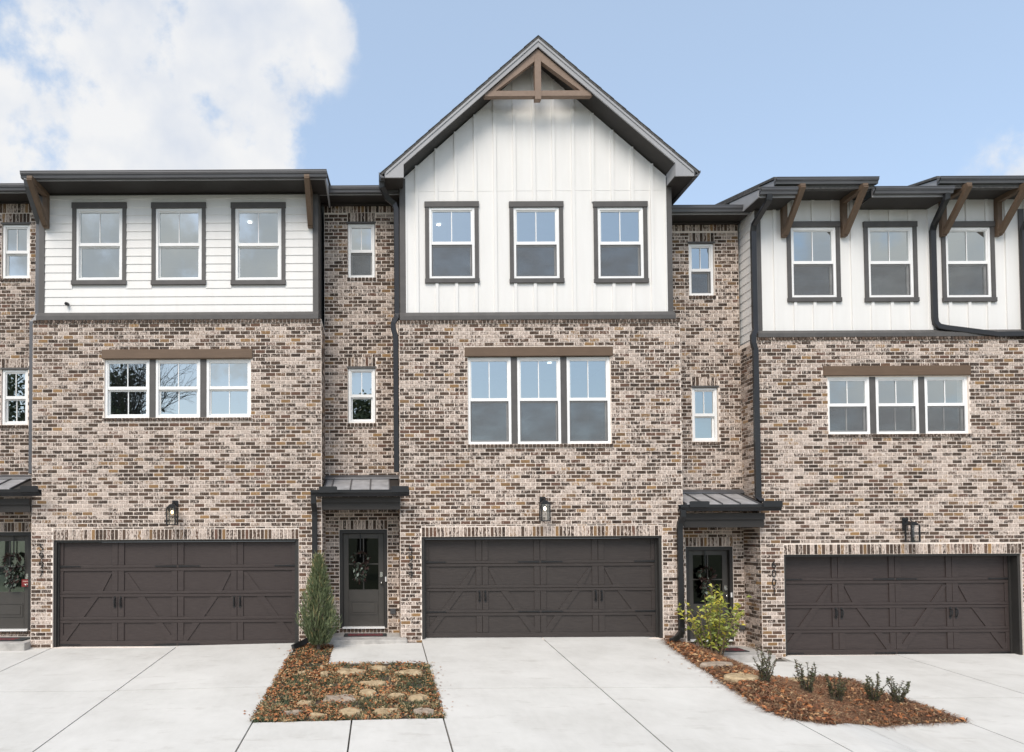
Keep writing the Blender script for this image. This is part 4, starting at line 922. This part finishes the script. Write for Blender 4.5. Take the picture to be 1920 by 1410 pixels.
def juniper(x, y, h, wmax, label):
    z0 = gz(x, y) - .02; r = random.Random(9); t = empty('juniper_shrub', (x, y, z0), label, 'shrub')
    mb = MB(); mb.tube([(x, y, z0), (x + .01, y, z0 + .25), (x + .02, y, z0 + h * .8)], lambda q: .035 * (1 - q) + .006, sides=7)
    for i in range(26):
        a = r.uniform(0, 6.3); zz = z0 + r.uniform(.08, .5); L = r.uniform(.3, .7); mb.tube([(x, y, zz), (x + math.cos(a) * L * .28, y + math.sin(a) * L * .28, zz + L * .7)], .008, sides=4)
    mb.build('trunk', 'bark', t)
    def prof(q): # radius against height fraction
        return wmax * (.22 + .78 * min(1, q / .30) ** .9 if q < .30 else max(.02, 1 - ((q - .30) / .70)) ** .88)
    mb = MB()
    for i in range(6200):
        q = r.random() ** 1.35 * .90 + .07; rad = prof(q) * (r.random() ** .38); a = r.uniform(0, 2 * math.pi); rad *= 1 + .22 * math.sin(3 * a + q * 9) + .17 * math.sin(7 * a - q * 15)
        p = Vector((x + rad * math.cos(a), y + rad * math.sin(a), z0 + q * h)); L = r.uniform(.07, .16) if r.random() > .07 else r.uniform(.16, .27)
        d = Vector((math.cos(a) * .42, math.sin(a) * .42, 1) ) + Vector((r.gauss(0, .22), r.gauss(0, .22), r.gauss(0, .2))); d.normalize()
        w = d.cross(Vector((r.gauss(0, 1), r.gauss(0, 1), r.gauss(0, .3)))).normalized() * r.uniform(.005, .010)
        mb.quad(p - w, p + d * L * .4 - w * 1.1, p + d * L, p + d * L * .4 + w * 1.1); mb.a.append(min(1, max(0, r.gauss(.5 + .25 * (q - .4), .22))) if r.random() > .03 else 1)
    mb.build('crown', 'juniper', t)
juniper(-1.22, -.75, 1.82, .355, 'tall pointed evergreen juniper beside the left garage')

def leafy(name, x, y, h, w, label, cat, mat, stems, per, leaf, seed, group=None, arch=.35, z=None):
    z0 = (gz(x, y) if z is None else z) - .02; r = random.Random(seed); t = empty(name, (x, y, z0), label, cat, group); ms = MB(); ml = MB()
    for s in range(stems):
        a = r.uniform(0, 6.3); reach = w * r.uniform(.25, 1.0); hh = h * r.uniform(.5, 1.0) * (1 - .25 * reach / w); pts = []
        bx, by = x + math.cos(a) * w * .4 * r.random(), y + math.sin(a) * w * .4 * r.random()
        for i in range(6): q = i / 5; pts.append(Vector((bx + math.cos(a) * reach * q ** 1.4, by + math.sin(a) * reach * q ** 1.4, z0 + hh * q)) + Vector((r.gauss(0, .012), r.gauss(0, .012), 0)) * (1 if i else 0))
        ms.tube(pts, lambda q: .0052 * (1 - q) * h + .002, sides=4)
        for k_ in range(per):
            q = r.uniform(.10, 1) ** .8; i = min(4, int(q * 5)); p = pts[i].lerp(pts[i + 1], q * 5 - i); b = r.uniform(0, 6.3)
            d = Vector((math.cos(b), math.sin(b), r.uniform(.1, .9))).normalized(); L = r.uniform(*leaf); wv = d.cross(Vector((r.uniform(-1, 1), r.uniform(-1, 1), r.uniform(-.2, 1)))).normalized() * L * .19
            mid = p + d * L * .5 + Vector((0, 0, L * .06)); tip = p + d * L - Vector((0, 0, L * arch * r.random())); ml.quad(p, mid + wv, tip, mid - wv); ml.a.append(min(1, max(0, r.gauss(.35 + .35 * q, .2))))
    ms.build('stems', 'stem' if mat == 'bush_leaf' else 'bark', t); ml.build('foliage', mat, t)
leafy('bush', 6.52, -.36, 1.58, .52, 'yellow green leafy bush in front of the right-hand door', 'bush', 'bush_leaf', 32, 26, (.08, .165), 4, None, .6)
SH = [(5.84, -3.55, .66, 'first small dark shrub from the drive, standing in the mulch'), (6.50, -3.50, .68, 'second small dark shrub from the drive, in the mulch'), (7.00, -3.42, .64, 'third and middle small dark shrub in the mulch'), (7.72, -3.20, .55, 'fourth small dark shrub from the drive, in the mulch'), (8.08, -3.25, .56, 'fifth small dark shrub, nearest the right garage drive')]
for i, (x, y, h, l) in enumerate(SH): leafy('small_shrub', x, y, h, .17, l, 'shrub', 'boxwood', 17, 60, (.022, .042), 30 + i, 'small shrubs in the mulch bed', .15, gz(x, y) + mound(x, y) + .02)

# ------------------------------------------------------------------ trees across the street, seen in the window glass
def bare_tree(x, y, h, label, seed):
    r = random.Random(seed); z0 = gz(x, y) - .2; t = empty('bare_tree', (x, y, z0), label, 'tree', 'trees across the street'); tr = MB(); cr_ = MB()
    def grow(p, d, L, rad, dep, mb):
        pts = [p]; q = p; dd = d
        for i in range(3): dd = (dd + Vector((r.gauss(0, .13), r.gauss(0, .13), r.gauss(.03, .08)))).normalized(); q = q + dd * L / 3; pts.append(q)
        mb.tube(pts, lambda s: rad * (1 - .35 * s), sides=5 if dep < 3 else 3, caps=False)
        if dep >= 7: return
        for k_ in range(3 if dep < 6 else 2):
            a = r.uniform(0, 6.3); sp = r.uniform(.3, .7); u = dd.cross(Vector((math.cos(a), math.sin(a), .3))).normalized(); nd = (dd + u * sp + Vector((0, 0, .12))).normalized()
            grow(pts[2 + (k_ % 2)].lerp(pts[3], r.random() if k_ else 1), nd, L * r.uniform(.62, .84), rad * .6, dep + 1, cr_)
    grow(Vector((x, y, z0)), Vector((0, 0, 1)), h * .27, h * .013, 0, tr)
    tr.build('trunk', 'bark', t); cr_.build('crown', 'bark', t)
def leaf_tree(x, y, h, w, label, seed, n=5200):
    r = random.Random(seed); z0 = gz(x, y) - .2; t = empty('evergreen_tree', (x, y, z0), label, 'tree', 'trees across the street')
    MB().tube([(x, y, z0), (x + .1, y, z0 + h * .4), (x, y, z0 + h * .85)], lambda s: .26 * (1 - s) + .04, sides=8).build('trunk', 'bark', t)
    mb = MB(); cl = [(Vector((r.gauss(0, .42) * w, r.gauss(0, .42) * w, h * r.uniform(.22, .95))), r.uniform(.12, .26) * w) for _ in range(60)]
    for i in range(n):
        c, rr_ = r.choice(cl); taper = 1.05 - .5 * (c.z / h); c = Vector((c.x * taper, c.y * taper, c.z)); p = Vector((x, y, z0)) + c + Vector((r.gauss(0, 1), r.gauss(0, 1), r.gauss(0, .7))) * rr_ * .6
        u = Vector((r.gauss(0, 1), r.gauss(0, 1), r.gauss(0, 1))).normalized(); v = u.cross(Vector((r.gauss(0, 1), r.gauss(0, 1), r.gauss(0, 1)))).normalized(); s = r.uniform(.12, .26); mb.quad(p - u * s, p + v * s * .5, p + u * s, p - v * s * .5); mb.a.append(r.random())
    mb.build('crown', 'evergreen', t)
leaf_tree(-21.0, -38, 15.2, 6.2, 'broad evergreen tree mirrored in the left pane of the left house', 1, 9000)
bare_tree(-15.6, -37, 19, 'bare branching tree mirrored in the middle pane of the left house', 5)
leaf_tree(-27.8, -36, 17, 6.0, 'evergreen tree mirrored in the window at the left edge', 3, 6000)
leaf_tree(-1.5, -40, 14.4, 4.2, 'small evergreen mirrored in the narrow window of the middle bay', 4, 5000)
